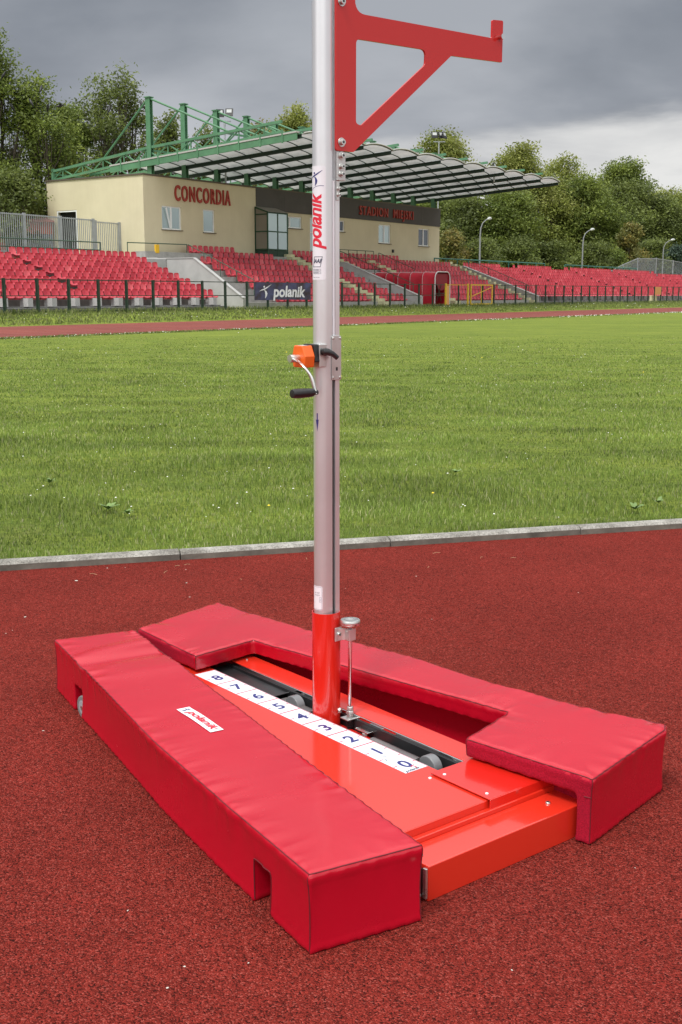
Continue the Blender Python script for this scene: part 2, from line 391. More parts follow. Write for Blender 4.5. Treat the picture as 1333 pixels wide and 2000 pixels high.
def text_geo(s, size=1.0, bold=0.0, shear=0.0, xs=1.0, align='LEFT', extrude=0.0, space=1.0, res=3):
    cu = bpy.data.curves.new('tmp', 'FONT'); cu.body = s; cu.size = size; cu.offset = bold; cu.shear = shear; cu.align_x = align
    cu.extrude = extrude; cu.space_character = space; cu.resolution_u = res
    o = bpy.data.objects.new('tmp', cu); C.objects.link(o); bpy.context.view_layer.update()
    me = bpy.data.meshes.new_from_object(o.evaluated_get(bpy.context.evaluated_depsgraph_get()))
    vs = [(v.co.x * xs, v.co.y, v.co.z) for v in me.vertices]; fs = [tuple(p.vertices) for p in me.polygons]
    bpy.data.objects.remove(o); bpy.data.curves.remove(cu); bpy.data.meshes.remove(me)
    return vs, fs
def refine(geo, maxlen):
    vs, fs = geo; bm = bmesh.new(); bv = [bm.verts.new(v) for v in vs]
    for f in fs:
        try: bm.faces.new([bv[i] for i in f])
        except ValueError: pass
    bmesh.ops.remove_doubles(bm, verts=bm.verts, dist=1e-6); bmesh.ops.triangulate(bm, faces=bm.faces)
    for _ in range(6):
        es = [e for e in bm.edges if e.calc_length() > maxlen]
        if not es: break
        bmesh.ops.subdivide_edges(bm, edges=es, cuts=1, use_grid_fill=False); bmesh.ops.triangulate(bm, faces=bm.faces)
    bm.verts.index_update(); out = ([tuple(v.co) for v in bm.verts], [tuple(v.index for v in f.verts) for f in bm.faces]); bm.free(); return out
def figure_logo(s=1.0):
    """leaping figure mark: head dot, swept arms, curved body; unit height about 1, in the xy plane"""
    vs, fs = [], []
    def poly(pts): b = len(vs); vs.extend([(x * s, y * s, 0) for x, y in pts]); fs.append(tuple(range(b, b + len(pts))))
    def crescent(pts, wd):
        k = len(pts); b = len(vs)
        for i, (x, y) in enumerate(pts):
            a = pts[max(i - 1, 0)]; c = pts[min(i + 1, k - 1)]; dx, dy = c[0] - a[0], c[1] - a[1]; L = math.hypot(dx, dy) or 1
            ww = wd * sin(pi * (i + .15) / (k - .7)) + .004
            vs.append(((x - dy / L * ww) * s, (y + dx / L * ww) * s, 0)); vs.append(((x + dy / L * ww) * s, (y - dx / L * ww) * s, 0))
        for i in range(k - 1): fs.append((b + 2 * i, b + 2 * i + 1, b + 2 * i + 3, b + 2 * i + 2))
    crescent([(0.0, .50), (.15, .58), (.32, .64), (.5, .72), (.7, .84), (.95, 1.0)], .045)
    crescent([(.36, .60), (.48, .48), (.52, .33), (.50, .17), (.42, 0.0)], .085)
    poly([(.36 + .07 * cos(a * pi / 5), .83 + .07 * sin(a * pi / 5)) for a in range(10)])
    return vs, fs
def put(mb, geo, M, mi=0):
    vs, fs = geo; mb.add([M @ Vector(v) for v in vs], fs, mi)

# ================================================================== frames of reference
TH = 0.6794                                  # heading of the vault standard
O0 = Vector((0.1431, 2.5682, 0.0))
FYAW = radians(34.2); RZ = pi / 2 - FYAW     # heading of the stadium side
Fd = Vector((sin(FYAW), cos(FYAW), 0)); Nd = Vector((cos(FYAW), -sin(FYAW), 0))
def W(s, t, z=0): return Fd * s - Nd * t + Vector((0, 0, z))
def pr(s, t, z):
    """where a stadium point falls in the photograph's frame (used to pick which repeats are in view)"""
    q = W(s, t, z); y = q.y * cos(PITCH) - (q.z - CAM_H) * sin(PITCH); up = q.y * sin(PITCH) + (q.z - CAM_H) * cos(PITCH)
    return 666.5 + F_PX * q.x / y, 1000 - F_PX * up / y
def stroot(name, s, t, z, label=None, cat=None, group=None, kind=None):
    o = empty(name, W(s, t, z), RZ); tag(o, label, cat, group, kind); return o

# ================================================================== SETTING
KX0, KY0, KSL = 0.0, 5.352, 0.292            # kerb line: y = KY0 + KSL*x  (track side foot of the kerb)
def ky(x): return KY0 + KSL * x
# ground sheet, in stadium coordinates
ts = [-420, -60, 0, 12, 20, 25.3, 34.6, 35.4, 36.3, 37.2, 38.2, 60, 120, 700]; zt = [0, 0, 0, 0, 0, 0, 0, .16, .31, .40, .41, .41, .41, .41]
ss = [-600, -100, -20, 0, 20, 40, 60, 80, 100, 130, 200, 900]
mb = MB(); vs = [W(s, t, z) for s in ss for t, z in zip(ts, zt)]; nt_ = len(ts)
mb.add(vs, [(i * nt_ + j, (i + 1) * nt_ + j, (i + 1) * nt_ + j + 1, i * nt_ + j + 1) for i in range(len(ss) - 1) for j in range(nt_ - 1)])
tag(mb.build('ground', 'grass_ground', smooth=True), kind='structure')
# foreground synthetic surface
kd = Vector((1, KSL, 0)).normalized(); kn = Vector((-kd.y, kd.x, 0))
k0 = Vector((0, KY0, 0))
mb = MB(); a, b = k0 - kd * 60, k0 + kd * 60
mb.add([a - kn * 40 + Vector((0, 0, .004)), b - kn * 40 + Vector((0, 0, .004)), b + kn * .02 + Vector((0, 0, .004)), a + kn * .02 + Vector((0, 0, .004))], [(0, 1, 2, 3)])
tag(mb.build('running_surface', 'rubber_track'), kind='structure')
# far track and its lanes
mb = MB(); mb.add([W(-80, 25.4, .004), W(260, 25.4, .004), W(260, 34.6, .004), W(-80, 34.6, .004)], [(0, 1, 2, 3)])
tag(mb.build('track', 'far_track'), kind='structure')
mb = MB()
for k in range(8):
    t_ = 25.75 + k * 1.22; mb.add([W(-80, t_, .008), W(260, t_, .008), W(260, t_ + .05, .008), W(-80, t_ + .05, .008)], [(0, 1, 2, 3)])
tag(mb.build('lane_markings', 'lane_paint'), kind='structure')
# kerb of metre-long concrete edging
mb = MB(); L = 1.0; off = -.755
for i in range(-22, 24):
    g = .003; p0 = k0 + kd * (i * L + off + g); p1 = k0 + kd * ((i + 1) * L + off - g)
    j1, j2 = random.uniform(-.003, .003), random.uniform(-.003, .003)
    prof = [(0, -.05), (0.0, .030), (.014, .042), (.056, .045), (.060, -.05)]
    vs = [p + kn * (x + jj) + Vector((0, 0, z + jj * .5)) for p, jj in ((p0, j1), (p1, j2)) for x, z in prof]
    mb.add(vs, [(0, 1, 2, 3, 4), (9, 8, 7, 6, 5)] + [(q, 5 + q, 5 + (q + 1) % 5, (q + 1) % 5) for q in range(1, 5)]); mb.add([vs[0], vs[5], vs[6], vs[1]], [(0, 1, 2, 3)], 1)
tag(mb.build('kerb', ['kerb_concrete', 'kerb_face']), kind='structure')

# ------------------------------------------------------------------ grass blades (mass)
def grass_object(name, P, H, Wd, base_cols, lean=.5):
    n_ = len(P); ang = RNG.uniform(0, 2 * pi, n_); la = RNG.uniform(0, 2 * pi, n_); ln = RNG.uniform(.05, lean, n_) * H
    dx, dy = np.cos(ang), np.sin(ang); lx, ly = np.cos(la) * ln, np.sin(la) * ln
    V = np.zeros((n_, 5, 3)); hw = Wd * .5
    V[:, 0] = P + np.stack([-dx * hw, -dy * hw, -.01 + 0 * H], 1); V[:, 1] = P + np.stack([dx * hw, dy * hw, -.01 + 0 * H], 1)
    mx_, my_ = lx * .35, ly * .35
    V[:, 2] = P + np.stack([mx_ + dx * hw * .8, my_ + dy * hw * .8, H * .6], 1); V[:, 3] = P + np.stack([mx_ - dx * hw * .8, my_ - dy * hw * .8, H * .6], 1)
    V[:, 4] = P + np.stack([lx, ly, H], 1)
    b = np.arange(n_)[:, None] * 5
    tri = np.concatenate([b + np.array([[0, 1, 2]]), b + np.array([[0, 2, 3]]), b + np.array([[3, 2, 4]])], 0)
    ci = RNG.choice(len(base_cols), n_, p=[c[3] for c in base_cols]); cols = np.array([c[:3] for c in base_cols])[ci] * RNG.uniform(.7, 1.25, (n_, 1)); pp = np.array([noise.noise(Vector((x_ * .9, y_ * 2.0, 7))) for x_, y_ in P[:, :2]])[:, None]; cols = cols * (1 + .55 * pp) + np.clip(pp, 0, 1) * np.array([[.02, .02, .0]])
    T = np.ones((n_, 5, 4)); T[:, :, :3] = cols[:, None, :]
    o = raw_mesh(name, V.reshape(-1, 3), tri, 3, 'grass_blades', T.reshape(-1, 4)); tag(o, kind='stuff'); return o
def patch(P, sc, seed):
    return np.array([noise.noise(Vector((p[0] * sc + seed, p[1] * sc, seed))) for p in P])
GC = [(.205, .285, .056, .44), (.135, .205, .042, .28), (.275, .335, .095, .19), (.38, .38, .20, .09)]
N = 290000
Zs = 5.0 * np.exp(RNG.uniform(0, 1, N) * math.log(34 / 5.0)); hwid = .31 * Zs + .9; Xs = RNG.uniform(-1, 1, N) * hwid
Ys = Zs; keep = (Ys > KY0 + KSL * Xs + .068) ; Tt = -(Xs * Nd.x + Ys * Nd.y); keep &= Tt < 25.2; keep &= RNG.uniform(0, 1, N) < np.clip(1.15 - (Zs - 9) / 24, 0, 1)
P = np.stack([Xs, Ys, 0 * Xs], 1)[keep]; pt = patch(P, 1.6, 3.0); pt2 = patch(P, .35, 9.0)
d = P[:, 1]
H = (.018 + .026 * np.clip(pt + .2, 0, 1) + .010 * pt2) * RNG.uniform(.6, 1.35, len(P)) * np.clip(1 - (d - 10) * .02, .45, 1)
near = (P[:, 1] - (KY0 + KSL * P[:, 0])) < .25; H[near] *= 1.35
Wd = np.maximum(.0042, .00062 * d) * RNG.uniform(.7, 1.3, len(P))
grass_object('grass', P, H, Wd, GC, .8)
# rough unmown grass along the perimeter fence and the far track's edges
N = 60000
s_ = 14 + 150 * RNG.uniform(0, 1, N) ** 1.5; t_ = np.where(RNG.uniform(0, 1, N) < .75, RNG.uniform(34.7, 38.0, N), RNG.normal(25.2, .12, N))
z_ = np.interp(t_, ts, zt); P = np.stack([s_ * Fd.x - t_ * Nd.x, s_ * Fd.y - t_ * Nd.y, z_], 1)
H = RNG.uniform(.04, .12, N); f_ = (t_ > 36.9) & (t_ < 38); H[f_] *= 2.0; H[t_ < 30] = RNG.uniform(.03, .07, (t_ < 30).sum())
grass_object('verge_grass', P, H, np.full(N, .035), [(.17, .21, .06, .5), (.12, .16, .045, .3), (.26, .27, .12, .2)], .7)

# flowers scattered in the lawn
def blossoms(name, cnt, rad, fn, mt, kind='stuff'):
    mb = MB()
    for _ in range(cnt):
        x, y, z = fn(); r = rad * random.uniform(.6, 1.3) * max(1, y / 12)
        mb.add([(x + r * cos(a * pi / 3), y + r * sin(a * pi / 3), z) for a in range(6)] + [(x, y, z + r * .8), (x, y, z - r * .5)],
               [(i, (i + 1) % 6, 6) for i in range(6)] + [((i + 1) % 6, i, 7) for i in range(6)])
    tag(mb.build(name, mt, fix=False), kind=kind)
def lawn_pt():
    while True:
        Zq = 5.3 * math.exp(random.random() * math.log(27 / 5.3)); x = random.uniform(-1, 1) * (.31 * Zq + .5)
        t_ = -(x * Nd.x + Zq * Nd.y)
        if Zq > ky(x) + .12 and t_ < 25 and noise.noise(Vector((x * .8, Zq * .8, 5))) > -.05: return x, Zq, random.uniform(.04, .065)
blossoms('clover_flowers', 230, .0050, lawn_pt, 'petal_white')
blossoms('dandelions', 9, .008, lawn_pt, 'petal_yellow')
def edge_pt():
    s = 16 + 90 * random.random() ** 1.3; t_ = 25.0 - abs(random.gauss(0, .8)) if random.random() < .8 else random.uniform(34.8, 37.0)
    q = W(s, t_, np.interp(t_, ts, zt) + .06)
    return (q.x, q.y, q.z) if noise.noise(Vector((s * .25, t_ * .6, 1))) > -.02 else edge_pt()
blossoms('daisies', 520, .0048, edge_pt, 'petal_white')
# broad leaved weeds (plantain, dandelion rosettes)
def weed_mesh():
    mb = MB()
    for k in range(9):
        a = k * 2.4 + random.uniform(-.3, .3); L_ = random.uniform(.07, .14); up = random.uniform(.5, 1.15); wd = L_ * .17
        ca, sa = cos(a), sin(a); pts = []
        for i in range(5):
            q = i / 4; x = L_ * q * cos(up * (1 - .3 * q)); z = .012 + L_ * q * sin(up) * (1 - .45 * q); ww = wd * sin(pi * min(.97, .12 + q * .88)) + .001
            pts.append((Vector((ca * x - sa * ww, sa * x + ca * ww, z)), Vector((ca * x + sa * ww, sa * x - ca * ww, z - .004))))
        vs = [p for pr_ in pts for p in pr_]; mb.add(vs, [(2 * i, 2 * i + 1, 2 * i + 3, 2 * i + 2) for i in range(4)])
    return mb.mesh('weed')
mat('weed_leaf', (.13, .21, .05), .5, var=(20, .25)); 
wm = [weed_mesh() for _ in range(4)]
for q in wm: q.materials.append(MATS['weed_leaf'])
WP = [(212, 1003, .62), (250, 1012, .45), (1240, 1003, .6), (1286, 990, .45), (890, 930, .45), (98, 950, .5)]
for i, (px, py, sc) in enumerate(WP):
    r = Vector((0, cos(PITCH), -sin(PITCH))) + Vector((1, 0, 0)) * ((px - 666.5) / F_PX) + Vector((0, sin(PITCH), cos(PITCH))) * ((1000 - py) / F_PX)
    q = Vector((0, 0, CAM_H)) + r * (-CAM_H / r.z)
    o = bpy.data.objects.new('weed', wm[i % 4]); C.objects.link(o); o.location = (q.x, q.y, .02); o.scale = (sc,) * 3; o.rotation_euler = (0, 0, i * 1.7)
    tag(o, 'broad leaved green weed in the grass, ' + ['larger of the left pair near the kerb', 'smaller of the left pair near the kerb', 'larger of the right pair', 'smaller of the right pair', 'alone just right of the post', 'alone at the far left'][i], 'weed', 'weeds in the grass')

# ================================================================== POLE VAULT STANDARD  (local x = across, local y = along the slide away from the camera side)
VS = empty('vault_standard', O0, TH)
tag(VS, 'pole vault upright with silver post, red crossbar arm and red sliding base plate', 'vault standard')
def vb(mb, name, m_, parent=None, **k): return mb.build(name, m_, parent or VS, **k)
# base tray and front box
mb = MB(); mb.prism([(-.256, -.363), (.40, -.363), (.40, -.2765), (-.256, -.2765)], .003, .079)
vb(mb, 'front_box', 'red_paint', bevel=.003)
mb = MB(); mb.box(-.2605, -.2565, -.352, -.285, .010, .070); 
end_ = vb(mb, 'box_end_shade', 'black_steel')  # dark plate standing in for the shaded inside of the open channel end
mb = MB(); mb.box(-.262, -.256, -.3615, -.3525, .010, .074); vb(mb, 'end_flange', 'zinc', bevel=.001)
mb = MB(); mb.box(-.252, .24, -.276, -.262, .02, .0885); vb(mb, 'step_plate', 'red_paint', bevel=.002)
# deck plate beside the scale strip, with folded front flange
mb = MB(); mb.box(-.30, .043, -.2585, 1.0, .1015, .105); vb(mb, 'deck_plate', 'red_paint', bevel=.001)
mb = MB(); mb.box(-.30, .20, -.2615, -.2588, .084, .1045); vb(mb, 'deck_flange', 'red_paint', bevel=.0008)
mb = MB(); mb.box(-.255, .0, -.24, .98, .02, .10); vb(mb, 'base_frame', 'black_steel')
# slide rail on the far side of the slot
mb = MB(); mb.box(.131, .205, -.10, .93, .1015, .105); mb.box(.2005, .205, -.10, .93, .02, .1012); vb(mb, 'rail_cover', 'red_paint', bevel=.0012)
mb = MB(); mb.box(.1265, .1305, -.10, .93, .05, .1035); vb(mb, 'steel_track', 'chrome', bevel=.0006)
mb = MB(); mb.box(.0435, .046, -.10, .93, .05, .1035); vb(mb, 'steel_track', 'chrome', bevel=.0006)
mb = MB(); mb.box(.0465, .126, -.10, .93, .012, .016); mb.box(.1225, .126, -.10, .93, .0165, .094); mb.box(.0465, .0485, -.10, .93, .0165, .094)
mb.box(.112, .1222, -.10, .93, .058, .062); vb(mb, 'slide_channel', 'black_steel')
mb = MB(); mb.box(.049, .1215, .615, .93, .084, .087); mb.box(.049, .1215, .606, .612, .0875, .0905); vb(mb, 'slot_cover', 'black_steel', bevel=.001)
# cover plate at the near end of the slot
mb = MB(); mb.box(.012, .30, -.268, -.083, .1075, .1105); mb.box(.012, .30, -.2715, -.2683, .083, .1102); vb(mb, 'cover_plate', 'socket_paint', bevel=.001)
def screw(name, c, axis, r, h, m_='zinc', parent=None, n=14, sock=True):
    mb = MB(); c = Vector(c); ax = Vector(axis).normalized(); mb.tube(c, c + ax * h, r, n, r2=r * .82)
    o = mb.build(name, m_, parent or VS, bevel=r * .15)
    if sock:
        m2 = MB(); m2.tube(c + ax * h * 1.01, c + ax * (h * 1.06 + .0001), r * .42, 6); m2.build('socket', 'black_steel', o)
    return o
for x, y in ((.028, -.112), (.028, -.245), (-.003, -.097)):
    screw('rivet', (x, y, .1105 if x > 0 else .105), (0, 0, 1), .0042, .0022, 'white_label', sock=False)
screw('bolt', (-.236, -.318, .079), (0, 0, 1), .0062, .004); screw('bolt', (.148, -.316, .079), (0, 0, 1), .0062, .004)
screw('bolt', (-.262, -.345, .014), (-1, 0, 0), .005, .006, sock=False); screw('bolt', (-.262, -.325, .014), (-1, 0, 0), .005, .006, sock=False)
screw('bolt', (.168, .885, .105), (0, 0, 1), .004, .003)

# numbered scale strip
strip = vb(MB().prism([(-.028, -.043), (.041, -.043), (.041, .864), (-.028, .864)], .1052, .1057), 'scale_strip', 'strip_white')
for k in range(9):
    mb = MB(); y = .1 * k; lab = text_geo(str(k), .058, bold=.0014, xs=.95, align='CENTER'); put(mb, lab, Matrix.Translation((.0065, y - .0205, .1060))); mb.build('numeral', 'ink_blue', strip, fix=False)
mb = MB(); z = .1060
mb.add([(.0385, -.043, z), (.0397, -.043, z), (.0397, .864, z), (.0385, .864, z)], [(0, 1, 2, 3)])
for k in range(9):
    y = .1 * k
    for x0, x1 in ((-.027, -.0165), (.030, .0375)): mb.add([(x0, y - .0015, z), (x1, y - .0015, z), (x1, y + .0015, z), (x0, y + .0015, z)], [(0, 1, 2, 3)])
    if k < 8: y += .05
    if 1 <= k < 8: mb.add([(-.027, y - .0019, z), (.038, y - .0019, z), (.038, y + .0019, z), (-.027, y + .0019, z)], [(0, 1, 2, 3)])
    elif k == 0:
        for x0, x1 in ((-.027, -.0165), (.030, .0375)): mb.add([(x0, y - .0015, z), (x1, y - .0015, z), (x1, y + .0015, z), (x0, y + .0015, z)], [(0, 1, 2, 3)])
mb.build('graduations', 'ink_red', strip, fix=False)
mb = MB(); put(mb, text_geo('polanik', .0145, bold=.0004, shear=.25), Matrix.Translation((-.023, -.0405, z))); mb.build('lettering', 'ink_dark', strip, fix=False)
mb = MB(); put(mb, figure_logo(.022), Matrix.Translation((.004, -.036, z + .0001))); mb.build('emblem', 'ink_red', strip, fix=False)
mb = MB()
for j, (x, y, wd) in enumerate(((-.006, .066, .012), (-.006, .062, .010), (-.006, .058, .012), (.012, .045, .007), (.012, .041, .006))):
    mb.add([(x, y, z), (x + wd, y, z), (x + wd, y + .0009, z), (x, y + .0009, z)], [(0, 1, 2, 3)])
mb.add([(-.014, .040, z), (-.010, .040, z), (-.010, .047, z), (-.014, .047, z)], [(0, 1, 2, 3)]); mb.build('small_print', 'ink_dark', strip, fix=False)

# trolley in the slot
mb = MB(); mb.box(.0500, .1085, .0, .60, .040, .058); mb.box(.052, .056, .0, .60, .0585, .078); mb.box(.052, .106, .47, .60, .0782, .0805); vb(mb, 'trolley', 'clear_cover', bevel=.003)
mb = MB(); mb.tube((.078, .03, .070), (.078, .20, .070), .022, 20); vb(mb, 'trolley_tube', 'clear_cover', smooth=True)
for y in (.005, .545):
    mb = MB(); mb.disc((.082, y, .072), (1, 0, 0), .031, .026, 28)
    r_ = vb(mb, 'roller', 'grey_plastic', bevel=.003); MB().disc((.079, y, .072), (1, 0, 0), .009, .032, 12).build('axle', 'zinc', r_)
# rear transport wheel
mb = MB(); mb.disc((-.319, .998, .034), (1, 0, 0), .034, .027, 30); wh = vb(mb, 'wheel', 'tyre', bevel=.004)
MB().disc((-.3200, .998, .034), (1, 0, 0), .021, .028, 24).build('hub', 'hub', wh, bevel=.002); MB().disc((-.3215, .998, .034), (1, 0, 0), .007, .030, 10).build('axle', 'zinc', wh)

# --------------------------------------------------------------- post
PX, PY = .080, .392
def ring_profile(sc=0.0):
    """extrusion profile: round nose to the left, square rail with a groove to the right"""
    R = .022 + sc; pts = []
    for i in range(17):
        a = pi / 2 + pi * i / 16; pts.append((-.008 + R * cos(a), R * sin(a)))
    hy = .022
    pts += [(.006, -hy), (.0068, -hy), (.0068, -hy + .009), (.0165, -hy + .009), (.0165, -hy), (.0300, -hy), (.0325, -hy + .003), (.0325, hy - .003), (.0295, hy)]
    return pts
mb = MB(); mb.prism([(x + PX, y + PY) for x, y in ring_profile()], .10, 2.7)
post = vb(mb, 'post', 'aluminium', smooth=True)
vb(MB().box(PX + .0072, PX + .0161, PY - .0136, PY - .0125, .36, .974), 'groove_shade', 'black_steel')  # black strip added inside the groove to paint its shade darker
# red socket tube around the foot of the post
def oval(cx, cy, rx, ry, n_=40): return [(cx + rx * cos(2 * pi * i / n_), cy + ry * sin(2 * pi * i / n_)) for i in range(n_)]
mb = MB(); zt_, zb_ = .3775, .042
for rx, ry, z0, z1 in ((.0375, .0355, zb_, zt_),):
    A_ = oval(PX + .0035, PY, rx, ry); B_ = oval(PX + .0035, PY, rx - .0022, ry - .0022); k = len(A_)
    vs = [(x, y, z0) for x, y in A_] + [(x, y, z1) for x, y in A_] + [(x, y, z1) for x, y in B_] + [(x, y, z1 - .03) for x, y in B_]
    mb.add(vs, [(i, (i + 1) % k, k + (i + 1) % k, k + i) for i in range(k)] + [(k + i, k + (i + 1) % k, 2 * k + (i + 1) % k, 2 * k + i) for i in range(k)] + [(2 * k + i, 2 * k + (i + 1) % k, 3 * k + (i + 1) % k, 3 * k + i) for i in range(k)])
sock = vb(mb, 'post_socket', 'socket_paint', smooth=True)
screw('bolt', (PX + .021, PY - .0315, .112), (.45, -1, 0), .0078, .006, parent=sock)
# foot plate of the socket with its clamp arm
mb = MB(); mb.prism([(.052, .44), (.052, .22), (.066, .195), (.106, .195), (.118, .22), (.118, .44)], .060, .066); vb(mb, 'foot_plate', 'socket_paint', bevel=.0015)
# locking rod, knob, bracket
RXc, RYc = .116, .334
mb = MB(); mb.tube((RXc, RYc, .085), (RXc, RYc, .348), .0052, 16); rod = vb(mb, 'locking_rod', 'chrome', smooth=True)
mb = MB(); prof = [(.0, .349), (.0245, .349), (.0262, .3515), (.0262, .3585), (.0245, .3615), (.018, .3625), (.010, .3605), (0, .3600)]
n_ = 32; base = 0
vs = [(RXc + r * cos(2 * pi * i / n_), RYc + r * sin(2 * pi * i / n_), z_) for r, z_ in prof for i in range(n_)]
mb.add(vs, [(j * n_ + i, j * n_ + (i + 1) % n_, (j + 1) * n_ + (i + 1) % n_, (j + 1) * n_ + i) for j in range(len(prof) - 1) for i in range(n_)])
mb.build('knob', 'zinc', rod, smooth=True)
mb = MB(); mb.tube((RXc, RYc, .306), (RXc, RYc, .336), .0085, 16); mb.build('rod_guide', 'alu_plate', rod, smooth=True)
for z0, r in ((.118, .0105), (.108, .0125), (.098, .0105)): screw('nut', (RXc, RYc, z0), (0, 0, 1), r, .009, parent=rod, n=6, sock=False)
mb = MB()
for i in range(60): pass
mb.path([(RXc + .0085 * cos(i * .9), RYc + .0085 * sin(i * .9), .066 + i * .0007) for i in range(44)], .0013, 6); mb.build('spring', 'black_steel', rod, smooth=True)
mb = MB(); mb.box(RXc - .020, RXc + .022, RYc - .015, RYc + .016, .0945, .0975); vb(mb, 'rod_plate', 'alu_plate', bevel=.0008)
mb = MB(); mb.prism([(PX + .006, PY - .0372), (PX + .006, PY - .0395), (RXc - .012, RYc + .006), (RXc - .012, RYc - .0115), (RXc + .010, RYc - .0115), (RXc + .010, RYc - .009), (RXc - .0095, RYc - .009), (RXc - .0095, RYc + .009)], .308, .338)
mb.box(PX + .0, PX + .022, PY - .0425, PY - .0385, .305, .341); br = vb(mb, 'rod_bracket', 'alu_plate', bevel=.0012)
screw('bolt', (PX + .011, PY - .0425, .323), (0, -1, 0), .0068, .005, parent=br)
# clamp lever beside the rod, lying in the slot
mb = MB(); mb.prism([(.086, .318), (.104, .318), (.110, .262), (.104, .238), (.088, .238), (.080, .262)], .0665, .072); vb(mb, 'clamp_arm', 'socket_paint', bevel=.0015)
screw('bolt', (.102, .258, .0725), (0, 0, 1), .0085, .008, n=6, sock=False)
mb = MB(); mb.box(.098, .124, .243, .292, .0815, .0845); vb(mb, 'clamp_strip', 'chrome', bevel=.0008)

# arm, slider and bolts
UO = PY - .0225
def pxz(pts): return [(PX + a, z_) for a, z_ in pts]
def fillet(pts, rad, n_=6):
    outp = []; k = len(pts)
    for i, p in enumerate(pts):
        r = rad[i] if isinstance(rad, (list, tuple)) else rad
        p = Vector(p); a = Vector(pts[i - 1]) - p; b = Vector(pts[(i + 1) % k]) - p
        if r <= 0: outp.append(tuple(p)); continue
        ang = a.angle(b); dlt = min(r / tan(ang / 2), a.length * .45, b.length * .45); pa, pb = p + a.normalized() * dlt, p + b.normalized() * dlt
        for j in range(n_ + 1):
            q = j / n_; outp.append(tuple(pa.lerp(p, q).lerp(p.lerp(pb, q), q)))
    return outp
outer = fillet([(.012, 1.5225), (.066, 1.5225), (.389, 1.7825), (.5755, 1.7880), (.5765, 1.8925), (.5365, 1.8895), (.5360, 1.8440), (.0700, 1.8410), (.0680, 2.16), (.012, 2.16)],
               [.006, .01, .008, .003, .005, .005, .004, .032, .02, .006])
inner = fillet([(.0735, 1.7830), (.300, 1.7860), (.2985, 1.7500), (.0895, 1.5860), (.0735, 1.5900)], [.012, .024, .016, .010, .014])
def plate_with_hole(outer, inner, y0, y1, name, m_, parent):
    bm = bmesh.new()
    def loop(pts, y): 
        vs = [bm.verts.new((PX + a, y, z_)) for a, z_ in pts]
        es = [bm.edges.new((vs[i], vs[(i + 1) % len(vs)])) for i in range(len(vs))]; return vs, es
    lo, eo = loop(outer, y0); li, ei = loop(inner, y0)
    res = bmesh.ops.triangle_fill(bm, use_beauty=True, use_dissolve=False, edges=eo + ei)
    faces = [g for g in res['geom'] if isinstance(g, bmesh.types.BMFace)]
    ext = bmesh.ops.extrude_face_region(bm, geom=faces)
    for v in [g for g in ext['geom'] if isinstance(g, bmesh.types.BMVert)]: v.co.y = y1
    bmesh.ops.recalc_face_normals(bm, faces=bm.faces)
    me = bpy.data.meshes.new(name); bm.to_mesh(me); bm.free(); me.materials.append(MATS[m_])
    o = bpy.data.objects.new(name, me); C.objects.link(o); o.parent = parent
    md = o.modifiers.new('bevel', 'BEVEL'); md.width = .0009; md.segments = 2; md.limit_method = 'ANGLE'; md.angle_limit = radians(60); shade(o, 50); return o
arm = plate_with_hole(outer, inner, UO - .0095, UO - .0035, 'crossbar_arm', 'arm_paint', VS)
def washer_bolt(c, r=.0095, parent=None):
    mb = MB(); c = Vector(c); mb.tube(c, c + Vector((0, -.0015, 0)), r * 1.15, 22); mb.tube(c + Vector((0, -.0015, 0)), c + Vector((0, -.0085, 0)), r * .72, 22)
    o = mb.build('bolt', 'zinc', parent or VS, bevel=.0006)
    MB().tube(c + Vector((0, -.0086, 0)), c + Vector((0, -.0088, 0)), r * .36, 6).build('socket', 'black_steel', o); return o
for z_ in (1.5425, 1.8600): washer_bolt((PX + .0285, UO - .0095, z_), parent=arm)
mb = MB(); mb.tube((PX + .562, UO + .020, 1.8490), (PX + .562, UO - .022, 1.8490), .0055, 16); mb.tube((PX + .562, UO - .0225, 1.8490), (PX + .562, UO - .0255, 1.8490), .0075, 16); mb.build('pin', 'chrome', arm, smooth=True)
mb = MB(); mb.box(PX + .0175, PX + .0425, UO - .0030, UO - .0005, 1.4540, 2.16); mb.box(PX + .0170, PX + .0435, UO - .0065, UO - .0032, 1.4540, 1.5215); sl = vb(mb, 'slider_plate', 'alu_plate', bevel=.0008)
for z_, r in ((1.5120, .0088), (1.4865, .0072), (1.4690, .0072)): washer_bolt((PX + .031, UO - .0065, z_), r, sl)
mb = MB(); mb.box(PX + .0185, PX + .0265, UO - .0035, UO - .0008, 1.4080, 1.4530); sp_ = vb(mb, 'tape_clamp', 'zinc', bevel=.0005)
for z_ in (1.4345, 1.4205): washer_bolt((PX + .0225, UO - .0035, z_), .0045, sp_)
mb = MB(); mb.box(PX + .0085, PX + .0150, UO + .0005, UO + .0015, 1.075, 1.4535); vb(mb, 'measuring_tape', 'white_label')
mb = MB(); mb.prism(fillet([(PX + .0035, .9745), (PX + .0330, .9745), (PX + .0330, 1.0830), (PX + .0035, 1.0830)], .003), UO - .0030, UO - .0006, axis='y'); cp = vb(mb, 'window_cover', 'alu_plate', bevel=.0006)
for a in (.0075, .0290):
    for z_ in (.9805, 1.0770): screw('screw', (PX + a, UO - .0030, z_), (0, -1, 0), .0036, .0022, parent=cp, sock=False)
mb = MB(); mb.box(PX + .0155, PX + .0215, UO - .0034, UO - .0031, .9975, 1.0060); mb.build('reading_slot', 'black_steel', cp)
